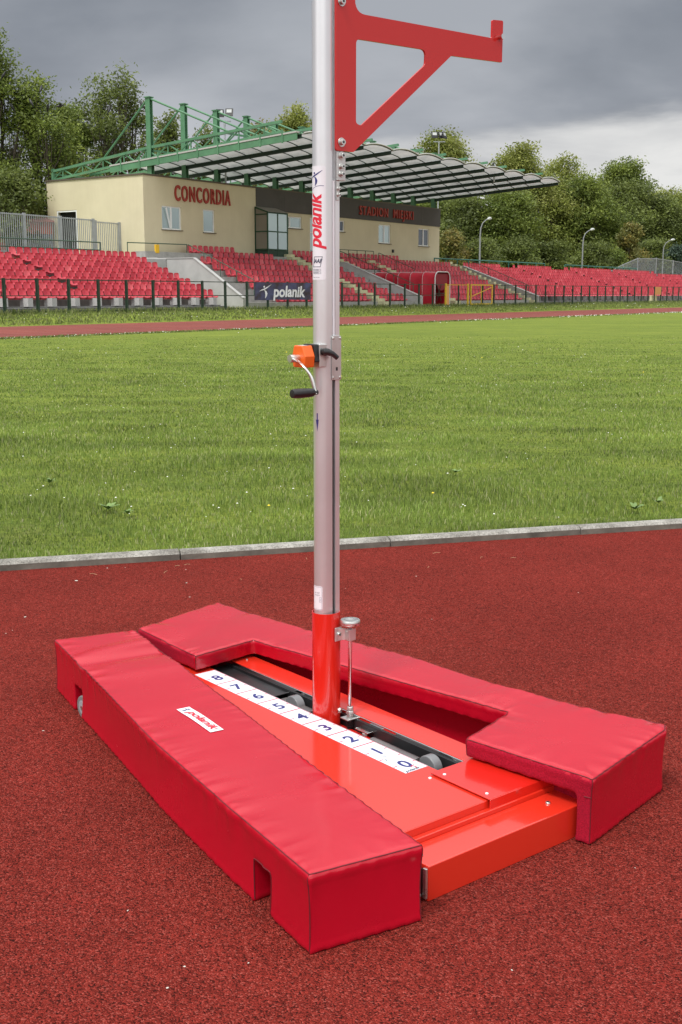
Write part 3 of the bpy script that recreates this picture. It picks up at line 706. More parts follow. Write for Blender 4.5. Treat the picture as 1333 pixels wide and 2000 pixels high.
# stickers that wrap the rounded side of the post
NC = (PX - .008, PY); NR = .022
F0 = atan2(-.778, -.628)      # direction from the post towards the viewer's side of the nose
def wrap(u_, z_, r):          # u_ : arc length, 0 at the left outline, growing to the right
    a = F0 - pi / 2 + u_ / NR
    return (NC[0] + r * cos(a), NC[1] + r * sin(a), z_)
def sticker(name, u0, u1, z0, z1, r=NR + .0003, m_='white_label', parent=None, rad=.004):
    mb = MB(); nu = 14
    def rr(p, q):
        u_ = u0 + (u1 - u0) * p; e = max(0, rad - (u1 - u_)) ; dz = rad - sqrt(max(0, rad * rad - e * e)) if e > 0 else 0
        return wrap(u_, (z0 + dz) + (z1 - z0 - 2 * dz) * q, r)
    mb.grid(rr, 30, 2); return mb.build(name, m_, parent or VS, smooth=True, fix=False)
def wrap_geo(mb, geo, u0, z0, r, vertical=True):
    vs, fs = refine(geo, .004)
    if vertical: pts = [wrap(u0 - y, z0 + x, r) for x, y, _ in vs]        # baseline climbs, letter tops to the left
    else: pts = [wrap(u0 + x, z0 + y, r) for x, y, _ in vs]
    mb.add(pts, fs)
stk = sticker('logo_sticker', -.006, .0455, 1.2185, 1.4865)
txt = text_geo('polanik', .057, bold=.0016, shear=.28, xs=.93, space=.98, res=4)
wdt = max(v[0] for v in txt[0]); txt = ([(x * .1325 / wdt, y * .92, z) for x, y, z in txt[0]], txt[1])
mb = MB(); wrap_geo(mb, txt, .0335, 1.2930, NR + .0007); mb.build('lettering', 'ink_red', stk, fix=False)
mb = MB(); fg = figure_logo(.036); wrap_geo(mb, fg, .003, 1.4400, NR + .0007, False)
mb.add([wrap(.001 + .040 * q, 1.4290 + .012 * sin(q * 1.9) * .9, NR + .0007) for q in np.linspace(0, 1, 9)] + [wrap(.001 + .040 * q, 1.4300 + .012 * sin(q * 1.9) * .9, NR + .0007) for q in np.linspace(0, 1, 9)], [(i, i + 1, i + 10, i + 9) for i in range(8)])
mb.build('emblem', 'ink_blue', stk, fix=False)
mb = MB()
def frame_on(mb, u0, u1, z0, z1, th_, sl_=0.0):
    for (a0, b0), (a1, b1) in (((u0, z0), (u1, z0)), ((u1, z0), (u1 + sl_, z1)), ((u1 + sl_, z1), (u0 + sl_, z1)), ((u0 + sl_, z1), (u0, z0))):
        k = 8; dx, dy = a1 - a0, b1 - b0; L_ = math.hypot(dx, dy); nx, ny = -dy / L_ * th_, dx / L_ * th_
        pts = [wrap(a0 + dx * i / k, b0 + dy * i / k, NR + .0007) for i in range(k + 1)] + [wrap(a0 + dx * i / k + nx, b0 + dy * i / k + ny, NR + .0007) for i in range(k + 1)]
        mb.add(pts, [(i, i + 1, k + 2 + i, k + 1 + i) for i in range(k)])
frame_on(mb, .010, .0320, 1.2490, 1.2740, .0012, .005)
tg = text_geo('IAAF', .0135, bold=.0005, shear=.25, xs=.8); wrap_geo(mb, tg, .0125, 1.2590, NR + .0007, False)
frame_on(mb, .010, .0330, 1.2395, 1.2440, .0005); frame_on(mb, .010, .0330, 1.2330, 1.2375, .0005)
for zz in (1.2408, 1.2344): wrap_geo(mb, text_geo('CERTIFIED', .0030, xs=1.1), .0125, zz, NR + .0007, False)
wrap_geo(mb, text_geo('MADE IN POLAND', .0024), .0100, 1.2235, NR + .0007, False)
mb.build('certification_mark', 'ink_dark', stk, fix=False)
low = sticker('rating_label', -.002, .0345, .3870, .4500, m_='white_label')
mb = MB(); wrap_geo(mb, text_geo('Nr 1047', .0042), .0125, .4310, NR + .0007, False); wrap_geo(mb, text_geo('EN 2015', .0042), .0125, .4250, NR + .0007, False)
frame_on(mb, .0265, .0310, .4150, .4210, .0004); frame_on(mb, .0265, .0310, .4080, .4135, .0004); frame_on(mb, .0015, .0330, .3890, .4480, .0004)
mb.build('small_print', 'ink_dark', low, fix=False)
ar = [(-.0016, .024), (.0016, .024), (.0016, .008), (.0042, .008), (0, -.022), (-.0042, .008), (-.0016, .008)]
def arrow(name, uc, zc, R_, cx, sc=1.0):
    mb = MB(); vs = []
    pts = []
    for i, p in enumerate(ar): pts.append(p)
    vs = [(cx[0] + R_ * cos(F0 - pi / 2 + (uc + x * sc) / R_), cx[1] + R_ * sin(F0 - pi / 2 + (uc + x * sc) / R_), zc + y * sc) for x, y in pts]
    mb.add(vs, [(0, 6, 1), (6, 2, 1), (3, 4, 2), (2, 4, 6), (6, 4, 5)]); return mb.build(name, 'ink_blue', VS, fix=False)
arrow('arrow_sticker', .0225, .869, NR + .0004, NC)
arrow('arrow_sticker', .0255, .190, .0372, (PX + .0035, PY))

# winch
WX = PX - .030
mb = MB(); mb.box(WX - .006, WX + .017, PY - .026, PY + .012, 1.0075, 1.0640); vb(mb, 'winch_mount', 'alu_plate', bevel=.002)
mb = MB(); mb.prism(fillet([(PY - .028, 1.0200), (PY - .022, 1.0640), (PY + .022, 1.0640), (PY + .024, 1.0200)], .004), WX - .020, WX - .0065, axis='x'); vb(mb, 'winch_flange', 'black_rubber', bevel=.0015)
mb = MB()
sec = [(PY - .024, 1.0080), (PY - .028, 1.0350), (PY - .016, 1.0610), (PY + .018, 1.0610), (PY + .026, 1.0350), (PY + .022, 1.0080)]
mb.prism(fillet(sec, .004, 3), WX - .052, WX - .0205, axis='x'); gb = vb(mb, 'winch_housing', 'orange_plastic', bevel=.0035)
mb = MB(); mb.add([(WX - .048, PY - .016, 1.0614), (WX - .030, PY - .016, 1.0614), (WX - .030, PY + .012, 1.0614), (WX - .048, PY + .012, 1.0614)], [(0, 1, 2, 3)]); mb.build('plate', 'white_label', gb, fix=False)
cr = vb(MB().tube((WX - .052, PY, 1.030), (WX - .078, PY, 1.030), .0095, 18), 'crank', 'zinc', smooth=True)
mb = MB(); pts = [(WX - .073, PY + .002, 1.0305), (WX - .071, PY - .020, 1.0270), (WX - .066, PY - .042, 1.0130), (WX - .060, PY - .062, .9880), (WX - .056, PY - .072, .9520)]
mb2 = MB()
def crankp(p, q):
    k = p * (len(pts) - 1); i = min(int(k), len(pts) - 2); f_ = k - i
    P_ = [Vector(x) for x in pts]; a, b, c_, d_ = P_[max(i - 1, 0)], P_[i], P_[i + 1], P_[min(i + 2, len(pts) - 1)]
    pt_ = .5 * ((2 * b) + (c_ - a) * f_ + (2 * a - 5 * b + 4 * c_ - d_) * f_ ** 2 + (3 * b - a - 3 * c_ + d_) * f_ ** 3)
    an = 2 * pi * q; return pt_ + Vector((.0045 * cos(an), 0, 0)) + Vector((0, .9, .45)).normalized() * (.0115 * sin(an) * (1.15 - .4 * p))
mb2.grid(crankp, 20, 12); mb2.build('crank_arm', 'zinc', cr, smooth=True)
mb = MB(); hx, hy, hz = WX - .054, PY - .073, .9520
mb.path([(hx + .004, hy, hz), (hx - .004, hy, hz), (hx - .010, hy, hz), (hx - .02, hy, hz), (hx - .05, hy, hz), (hx - .066, hy, hz), (hx - .0715, hy, hz), (hx - .0725, hy, hz)], .01, 18, radii=[.006, .0062, .0098, .0108, .0118, .0112, .0100, .004])
mb.build('crank_handle', 'black_rubber', cr, smooth=True)
mb = MB(); mb.path([(WX + .002, PY - .0275, 1.0450), (WX + .004, PY - .036, 1.0450), (WX + .010, PY - .040, 1.0450), (WX + .022, PY - .043, 1.0400), (WX + .034, PY - .046, 1.0300)], .005, 12, radii=[.008, .0100, .0085, .0068, .0062]); vb(mb, 'lock_lever', 'black_rubber', smooth=True)

# ================================================================== CRASH PADS
def remeshed(name, outline, z0, z1, cutters, voxel=.0060, smooth_it=2):
    mb = MB(); mb.prism(outline, z0, z1); me = mb.mesh('tmp'); bm = bmesh.new(); bm.from_mesh(me); bmesh.ops.recalc_face_normals(bm, faces=bm.faces); bm.to_mesh(me); bm.free()
    o = bpy.data.objects.new(name, me); C.objects.link(o); tmp = []
    for c_ in cutters:
        m2 = MB().prism(c_[0], c_[1], c_[2]).mesh('cut'); bm = bmesh.new(); bm.from_mesh(m2); bmesh.ops.recalc_face_normals(bm, faces=bm.faces); bm.to_mesh(m2); bm.free()
        oc = bpy.data.objects.new('cut', m2); C.objects.link(oc); tmp.append(oc)
        md = o.modifiers.new('b', 'BOOLEAN'); md.operation = 'DIFFERENCE'; md.object = oc; md.solver = 'EXACT'
    r = o.modifiers.new('r', 'REMESH'); r.mode = 'VOXEL'; r.voxel_size = voxel; r.adaptivity = 0
    sm = o.modifiers.new('s', 'SMOOTH'); sm.factor = .5; sm.iterations = smooth_it
    bpy.context.view_layer.update()
    me2 = bpy.data.meshes.new_from_object(o.evaluated_get(bpy.context.evaluated_depsgraph_get()))
    bpy.data.objects.remove(o)
    for oc in tmp: bpy.data.objects.remove(oc)
    return me2
def soften(me, outline, ztop, folds, seed, sag=None):
    co = np.empty(len(me.vertices) * 3, np.float32); me.vertices.foreach_get('co', co); co = co.reshape(-1, 3)
    nn = np.array([v.normal[:] for v in me.vertices]); P2 = np.array(outline); k = len(P2)
    best = np.full(len(co), 9.0); along = np.zeros(len(co)); acc = 0.0; cd_ = np.full(len(co), 9.0)
    for i in range(k):
        a, b = P2[i], P2[(i + 1) % k]; e = b - a; L_ = np.linalg.norm(e); tt = np.clip(((co[:, :2] - a) @ e) / L_ ** 2, 0, 1)
        dd = np.linalg.norm(co[:, :2] - (a + tt[:, None] * e), axis=1); u_ = dd < best; best[u_] = dd[u_]; along[u_] = acc + tt[u_] * L_; acc += L_
        cd_ = np.minimum(cd_, np.linalg.norm(co[:, :2] - a, axis=1))
    out_ = co.copy()
    for i in range(len(co)):
        x, y, z_ = co[i]; dz = ztop - z_; top_ = nn[i][2] > .5
        v1 = noise.noise(Vector((x * 5 + seed, y * 5, z_ * 8)))
        de = best[i] if top_ else dz
        r1 = noise.noise(Vector((along[i] * 15, de * 4, seed + 3))); r2 = noise.noise(Vector((along[i] * 34, de * 5, seed + 8))); wv = (.55 - 2.4 * abs(r1)) * .8 + (.4 - 2.2 * abs(r2)) * .45 * (.3 + max(0, noise.noise(Vector((along[i] * 3, 0, seed)))) * 2.2)
        am = .0040 * math.exp(-de / .034) * (.24 + 2.6 * math.exp(-cd_[i] / .10))
        if not top_: am += .0016 * math.exp(-max(z_, 0) / .02)
        v2 = noise.noise(Vector((x * 3 + seed * 2, y * 2.2, z_ * 3 + 5)))
        amp = .0016 * v1 + (.0048 * v2 if not top_ else .0025 * v2) + am * wv * (1 - math.exp(-de / .006))
        if top_: amp += .003 * (1 - math.exp(-best[i] / .05))
        for (fy, wdt_, dep, dirn) in folds:
            q = (y - fy - dirn * x) / wdt_
            if abs(q) < 3 and top_: amp += dep * math.exp(-q * q)
        out_[i] = co[i] + nn[i] * amp
        if not top_ and dz > .02 and z_ > .02: out_[i][:2] -= nn[i][:2] * .003 * sin(pi * z_ / ztop)
    if out_[:, 2].min() < .0045: out_[:, 2] = np.maximum(out_[:, 2], .0045)
    me.vertices.foreach_set('co', out_.ravel()); me.update()
def seam(parent, me, loops, r=.0013, nm='stitching', m_='seam_thread'):
    bvh = BVHTree.FromPolygons([v.co[:] for v in me.vertices], [tuple(p.vertices) for p in me.polygons]); mb = MB()
    for pts in loops:
        P_ = [Vector(p) for p in pts]; run = []
        for a, b in zip(P_[:-1], P_[1:]):
            nseg = max(2, int((b - a).length / .008))
            for i in range(nseg): run.append(a.lerp(b, i / nseg))
        run.append(P_[-1]); on = []
        for q in run:
            h = bvh.find_nearest(q)
            if h[0] is not None: on.append(h[0] + h[1] * (r * .25))
        if len(on) > 2: mb.path(on, r, 6)
    return mb.build(nm, m_, parent, smooth=True)
def pad_object(name, me, label, cat, faces2=None):
    me.name = name; me.materials.clear(); me.materials.append(MATS['vinyl']); me.materials.append(MATS['velcro'])
    me.polygons.foreach_set('use_smooth', [True] * len(me.polygons))
    if faces2:
        for p in me.polygons:
            if faces2(p.center, p.normal): p.material_index = 1
    o = bpy.data.objects.new(name, me); C.objects.link(o); o.location = O0; o.rotation_euler = (0, 0, TH); tag(o, label, cat); return o
HT = .1625
# long pad on the camera side   (x = across, y = along)
LP = [(-.552, -.366), (-.318, -.408), (-.2635, -.089), (-.170, .438), (-.034, 1.203), (-.272, 1.262), (-.334, .945), (-.447, .37), (-.510, -.046)]
LPc = [([(-.62, -.212), (-.44, -.212), (-.44, -.146), (-.62, -.146)], -.05, .095),
       ([(-.42, .995), (-.27, .995), (-.27, 1.066), (-.42, 1.066)], -.05, .084),
       ([(-.300, -.40), (0.02, -.40), (.02, 1.10), (-.255, 1.10)] if False else [(-.268, -.372), (.02, -.372), (.02, 1.05), (-.268, 1.05)], -.05, .108)]
me = remeshed('crash_pad', LP, .004, HT, LPc)
soften(me, LP, HT, [(.95, .035, -.007, -.15), (1.09, .03, .004, .1), (.80, .05, .003, -.2), (.55, .04, -.002, .2)], 11)
lp = pad_object('crash_pad', me, 'long tapered red vinyl crash pad with a wheel notch, logo patch on top', 'crash pad')
ins = .0035; zt2 = HT - .001
tl = [(x, y, zt2) for x, y in LP]
seam(lp, me, [tl + [tl[0]], [(-.552, -.366, zt2), (-.552, -.366, .01)], [(-.318, -.408, zt2), (-.318, -.408, .01)], [(-.272, 1.262, zt2), (-.272, 1.262, .01)],
              [(-.532, -.212, .01), (-.532, -.212, .095), (-.521, -.146, .095), (-.521, -.146, .01)]])
# logo patch on the long pad
bvh = BVHTree.FromPolygons([v.co[:] for v in me.vertices], [tuple(p.vertices) for p in me.polygons])
def drape(x, y, dz=.0012):
    h = bvh.ray_cast(Vector((x, y, .5)), Vector((0, 0, -1))); return (x, y, (h[0].z if h[0] else HT) + dz)
pc = Vector((-.295, .411, 0)); px_ = Vector((-.022, -.188, 0)).normalized(); py_ = Vector((-px_.y, px_.x, 0))
def on_patch(a, b, dz): q = pc + px_ * a + py_ * b; return drape(q.x, q.y, dz)
mb = MB(); mb.grid(lambda p, q: on_patch(-.096 + .192 * p, (-.0175 + .035 * q) * 1.0, .0014), 24, 5); patch_ = mb.build('logo_patch', 'white_label', lp, smooth=True)
tg = text_geo('polanik', .046, bold=.0012, shear=.28, space=.98, res=4); wd_ = max(v[0] for v in tg[0])
mb = MB(); tg = refine(tg, .012); mb.add([on_patch(-.062 + x * .150 / wd_, -.0065 + y * .62, .0021) for x, y, _ in tg[0]], tg[1]); mb.build('lettering', 'ink_red', patch_, fix=False)
fg = figure_logo(.030); mb = MB(); mb.add([on_patch(-.092 + x, -.013 + y * .9, .0021) for x, y, _ in fg[0]], fg[1]); mb.build('emblem', 'ink_blue', patch_, fix=False)

# U shaped pad on the far side
RP = [(.178, -.414)] + [(.540, -.335), (.566, -.318), (.572, -.296)] + [(.532, -.19), (.476, .10), (.454, .476), (.395, .886), (.353, 1.331), (-.012, 1.217), (-.024, .865), (.196, .892), (.340, -.014), (.130, -.075)]
RPc = [([(-.10, -.372), (.212, -.372), (.212, -.02), (-.10, -.02)], -.05, .1145),
       ([(-.10, .80), (.245, .80), (.245, 1.10), (-.10, 1.10)], -.05, .112),
       ([(-.10, .95), (.238, .95), (.385, .02), (.385, -.060), (-.10, -.060)], -.05, .113)]
me = remeshed('crash_pad', RP, .004, HT - .001, RPc)
soften(me, RP, HT, [(.75, .05, -.002, .3), (.25, .04, .002, -.4), (1.0, .05, -.003, .5)], 23)
def velc(c, nr):
    if nr.x < -.72 and nr.z < .5 and ((c.y < -.06 and c.x < .22) or (c.y > .80 and c.x < .03)): return True
    return False
rp = pad_object('crash_pad', me, 'U shaped red vinyl crash pad wrapped around the far side of the base', 'crash pad', velc)
zt3 = HT - .002; tl = [(x, y, zt3) for x, y in RP]
seam(rp, me, [tl + [tl[0]], [(.178, -.414, zt3), (.178, -.414, .01)], [(.178, -.414, .115), (.200, -.375, .115)], [(-.024, .865, zt3), (-.024, .865, .118)], [(.130, -.075, zt3), (.130, -.075, .12)]])

# ================================================================== FLOTSAM on the red surface
mb = MB()
def pebble_mesh():
    mb = MB(); pts = [Vector((random.uniform(-1, 1), random.uniform(-1, 1), random.uniform(-.6, .6))).normalized() * random.uniform(.7, 1) for _ in range(14)]
    bm = bmesh.new(); [bm.verts.new(Vector((p.x * .0045, p.y * .0035, abs(p.z) * .003))) for p in pts]; bmesh.ops.convex_hull(bm, input=bm.verts)
    me = bpy.data.meshes.new('pebble'); bm.to_mesh(me); bm.free(); me.materials.append(MATS['pebble']); return me
pm = [pebble_mesh() for _ in range(4)]
for i, (px, py, sc) in enumerate([(150, 1137, 1.9), (210, 1112, 1.2), (364, 1115, 1.1), (365, 1141, 1.1), (371, 1169, 1.2), (50, 1208, 1.3), (24, 1234, .9), (12, 1240, .8), (245, 1111, .8), (85, 1431, .9), (251, 1784, .8), (328, 1935, .9), (361, 1893, .7), (813, 1128, 1.0), (844, 1212, .7), (1130, 1160, .8), (675, 1152, .7), (486, 1886, .5), (1240, 1700, .6), (1000, 1900, .6)]):
    r = Vector((0, cos(PITCH), -sin(PITCH))) + Vector((1, 0, 0)) * ((px - 666.5) / F_PX) + Vector((0, sin(PITCH), cos(PITCH))) * ((1000 - py) / F_PX)
    q = Vector((0, 0, CAM_H)) + r * (-CAM_H / r.z)
    o = bpy.data.objects.new('pebble', pm[i % 4]); C.objects.link(o); o.location = (q.x, q.y, .005); o.scale = (sc,) * 3; o.rotation_euler = (0, 0, i * 2.1)
    tag(o, 'tiny pale stone lying on the rough red running surface', 'pebble', 'pebbles on the red surface')
mb = MB(); 
for i in range(13):
    Zq = random.uniform(3.0, 5.0) if i < 12 else random.uniform(1.9, 3); x = random.uniform(-1, 1) * .3 * Zq; y = min(Zq, ky(x) - .03) if i > 10 else ky(x) - random.uniform(.02, .5)
    a = random.uniform(0, pi); L_ = random.uniform(.015, .045)
    mb.path([(x, y, .0062), (x + cos(a) * L_ * .5, y + sin(a) * L_ * .5 + random.uniform(-.004, .004), .009), (x + cos(a) * L_, y + sin(a) * L_, .006)], .0006, 4)
tag(mb.build('dry_grass_clippings', 'straw'), kind='stuff')

# ================================================================== STADIUM BUILDING   (local x = s - BS, y = t - 47, z = z)
BS, BT = 49.5, 47.0
B = stroot('stadium_building', BS, BT, .41, 'long cream rendered stadium building with dark fascia and red lettering behind the seats', 'building')
ZB = .41
def P_(mb, name, m_, parent=B, **k): return mb.build(name, m_, parent, **k)
LEN = 33.56; HW = 7.72 - ZB; DEP = 7.8
def wall_openings(mb, holes, x0, x1, z0, z1, y=0.0, depth=.16, flip=False, T=lambda x, y, z: (x, y, z)):
    xs = sorted({x0, x1} | {h[0] for h in holes} | {h[1] for h in holes}); zs = sorted({z0, z1} | {h[2] for h in holes} | {h[3] for h in holes})
    for i in range(len(xs) - 1):
        for j in range(len(zs) - 1):
            cx, cz = (xs[i] + xs[i + 1]) / 2, (zs[j] + zs[j + 1]) / 2
            if any(h[0] < cx < h[1] and h[2] < cz < h[3] for h in holes): continue
            mb.add([T(xs[i], y, zs[j]), T(xs[i + 1], y, zs[j]), T(xs[i + 1], y, zs[j + 1]), T(xs[i], y, zs[j + 1])], [(0, 1, 2, 3)])
    for a, b, c, d in holes:
        q = [(a, c), (b, c), (b, d), (a, d)]
        for k in range(4):
            (xa, za), (xb, zb) = q[k], q[(k + 1) % 4]
            mb.add([T(xa, y, za), T(xb, y, zb), T(xb, y + depth, zb), T(xa, y + depth, za)], [(0, 1, 2, 3)])
z_ = lambda v: v - ZB
fh = [(50.97 - BS, 52.61 - BS, z_(4.83), z_(6.15)), (54.56 - BS, 55.60 - BS, z_(4.81), z_(6.15)), (61.95 - BS, 64.52 - BS, z_(5.44), z_(6.19)), (65.45 - BS, 67.3 - BS, z_(3.05), z_(6.22)),
      (68.45 - BS, 69.57 - BS, z_(5.46), z_(6.22)), (74.05 - BS, 75.70 - BS, z_(4.86), z_(6.19)), (79.79 - BS, 81.40 - BS, z_(4.84), z_(6.16)), (59.75 - BS, 61.25 - BS, z_(2.95), z_(6.0))]
eh = [(5.35, 7.03, z_(3.15), z_(6.02))]      # doorway in the end wall, measured along the depth
mb = MB(); wall_openings(mb, fh, 0, LEN, 0, HW)
wall_openings(mb, eh, 0, DEP, 0, HW, T=lambda x, y, z: (y, x, z), depth=.3)
mb.add([(0, DEP, 0), (LEN, DEP, 0), (LEN, DEP, HW), (0, DEP, HW), (LEN, 0, 0), (LEN, 0, HW), (0, 0, HW)], [(0, 3, 2, 1), (1, 2, 5, 4), (3, 6, 5, 2)])
P_(mb, 'wall', 'plaster', fix=False)
mb = MB(); mb.box(-.06, LEN + .06, -.06, .22, HW + .002, HW + .09); mb.box(-.06, .22, .22, DEP + .06, HW + .002, HW + .09); mb.box(LEN - .22, LEN + .06, .22, DEP + .06, HW + .002, HW + .09); mb.box(.22, LEN - .22, DEP - .2, DEP + .06, HW + .002, HW + .09)
P_(mb, 'parapet_cap', 'roof_trim')
mb = MB()
def fz(x): return 0
for i in range(8):
    a = 10.12 + i * 2.93; b = min(LEN + .02, a + 2.92); mb.box(a, b, -.05, -.004, z_(6.41), HW + .001)
mb.box(LEN + .003, LEN + .04, -.05, DEP, z_(6.41), HW + .001); P_(mb, 'fascia_band', 'fascia')
def window(x0, x1, z0, z1, panes=2, gl='glass', sill=True, tilt=False):
    mb = MB(); y0, y1 = .055, .11; f = .075
    mb.box(x0 + .002, x1 - .002, y0, y1, z0 + .002, z0 + f); mb.box(x0 + .002, x1 - .002, y0, y1, z1 - f, z1 - .002)
    mb.box(x0 + .002, x0 + f, y0, y1, z0 + f, z1 - f); mb.box(x1 - f, x1 - .002, y0, y1, z0 + f, z1 - f)
    for k in range(1, panes): xm = x0 + (x1 - x0) * k / panes; mb.box(xm - .06, xm + .06, y0 - .008, y1, z0 + f, z1 - f)
    fr = P_(mb, 'window', 'window_frame')
    for k in range(panes):
        a = x0 + (x1 - x0) * k / panes + .04; b = x0 + (x1 - x0) * (k + 1) / panes - .04
        m2 = MB(); m2.add([(a, .10, z0 + .04), (b, .10, z0 + .04), (b, .085, z1 - .04), (a, .085, z1 - .04)], [(0, 1, 2, 3)]); m2.build('pane', gl, fr)
    if sill: MB().box(x0 - .06, x1 + .06, -.09, .05, z0 - .045, z0 - .003).build('sill', 'roof_trim', fr)
    if tilt:
        m3 = MB(); xm = (x0 + x1) / 2; m3.beam((x0 + .35, -.02, z1 - .12), (xm - .10, .03, z0 + .1), .06, .07); m3.build('tilted_sash', 'window_frame', fr)
window(*fh[0], 2, 'pale_glass', tilt=True); window(*fh[1], 1, 'pale_glass'); window(*fh[2], 2, 'pale_glass'); window(*fh[4], 2); window(*fh[5], 2, 'pale_glass'); window(*fh[6], 2)
# balcony door partly behind the post
x0, x1, z0, z1 = fh[3]; mb = MB(); mb.box(x0, x0 + .09, .05, .11, z0, z1); mb.box(x1 - .09, x1, .05, .11, z0, z1); mb.box(x0 + .09, x1 - .09, .05, .11, z1 - .1, z1); mb.box(x0 + .09, x1 - .09, .05, .11, z1 - 1.0, z1 - .9)
dr = P_(mb, 'door', 'window_frame'); MB().box(x0 + .09, x1 - .09, .095, .10, z0, z1 - .1).build('pane', 'pale_glass', dr)
# doorway of the end wall
mb = MB(); mb.box(.01, .10, 6.95, 7.02, z_(3.15), z_(6.0)); mb.box(.01, .10, 5.36, 5.42, z_(3.15), z_(6.0)); mb.box(.01, .10, 5.42, 6.95, z_(5.93), z_(6.0)); d2 = P_(mb, 'door', 'window_frame')
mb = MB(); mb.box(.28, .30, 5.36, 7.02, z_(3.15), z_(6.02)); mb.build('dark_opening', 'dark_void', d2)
# glazed stair porch
px0, px1, pd = 59.5 - BS, 61.55 - BS, 1.05
mb = MB(); f = .07; zf, zw, zb = z_(6.19), z_(6.52), z_(2.6)
for x in (px0, (px0 + px1) / 2, px1): mb.box(x - f / 2, x + f / 2, -pd, -pd + f, zb, zf)
for z in (zb + .0, z_(3.95), z_(5.05), zf): mb.box(px0 - f / 2, px1 + f / 2, -pd - .004, -pd + f - .004, z - f / 2, z + f / 2)
for x in (px0, px1):
    mb.box(x - f / 2, x + f / 2, -.08, -.01, zb, zw)
    for z in (z_(3.95), z_(5.05), z_(6.1)): mb.box(x - f / 2, x + f / 2, -pd + f, -.08, z - f / 2, z + f / 2)
    mb.beam((x, -pd, zf + .02), (x, -.02, zw + .02), f, f * 1.2)
po = P_(mb, 'glass_porch', 'green_frame')
mb = MB(); mb.add([(px0, -pd + .03, z_(3.95)), (px1, -pd + .03, z_(3.95)), (px1, -pd + .03, zf), (px0, -pd + .03, zf)], [(0, 1, 2, 3)]); mb.build('front_glazing', 'pale_glass', po)
mb = MB(); mb.add([(px0, -pd, z_(3.95)), (px0, -.05, z_(3.95)), (px0, -.05, zw), (px0, -pd, zf)], [(0, 1, 2, 3)]); mb.add([(px1, -pd, z_(3.95)), (px1, -.05, z_(3.95)), (px1, -.05, zw), (px1, -pd, zf)], [(0, 1, 2, 3)]); mb.build('side_glazing', 'porch_roof', po)
mb = MB(); mb.box(px0 + .02, px1 - .02, -pd + .02, -pd + .04, zb, z_(3.9)); mb.box(px0 + .01, px0 + .03, -pd + .05, -.05, zb, z_(3.9)); mb.build('lower_panel', 'canopy_dark', po)
mb = MB(); mb.add([(px0 - .06, -pd - .08, zf + .04), (px1 + .06, -pd - .08, zf + .04), (px1 + .06, -.052, zw + .08), (px0 - .06, -.052, zw + .08)], [(0, 1, 2, 3)]); mb.build('porch_roof', 'porch_roof', po)
def wall_letters(txt, x0, x1, z0, z1, y, label):
    vs, fs = text_geo(txt, 1.0, bold=.014, extrude=.04, space=1.22, res=3); mx = max(v[0] for v in vs); mn = min(v[0] for v in vs); mz = max(v[1] for v in vs); m0 = min(v[1] for v in vs)
    mb = MB(); mb.add([(x0 + (a - mn) / (mx - mn) * (x1 - x0), y - c * 1.1 - .05, z0 + (b - m0) / (mz - m0) * (z1 - z0)) for a, b, c in vs], fs)
    tag(P_(mb, 'lettering', 'sign_red', fix=False), label)
wall_letters('CONCORDIA', 52.05 - BS, 57.06 - BS, z_(6.47), z_(7.37), -.006, 'red raised letters CONCORDIA')
wall_letters('STADION  MIEJSKI', 71.32 - BS, 78.80 - BS, z_(6.53), z_(7.36), -.056, 'red raised letters STADION MIEJSKI')
mb = MB(); mb.box(65.6 - BS, 65.9 - BS, -.35, -.055, z_(6.42), z_(6.56)); P_(mb, 'wall_lamp', 'lamp_black')
mb = MB(); mb.box(75.9 - BS, 76.05 - BS, -.12, -.004, z_(4.22), z_(4.45)); P_(mb, 'vent', 'lamp_black')

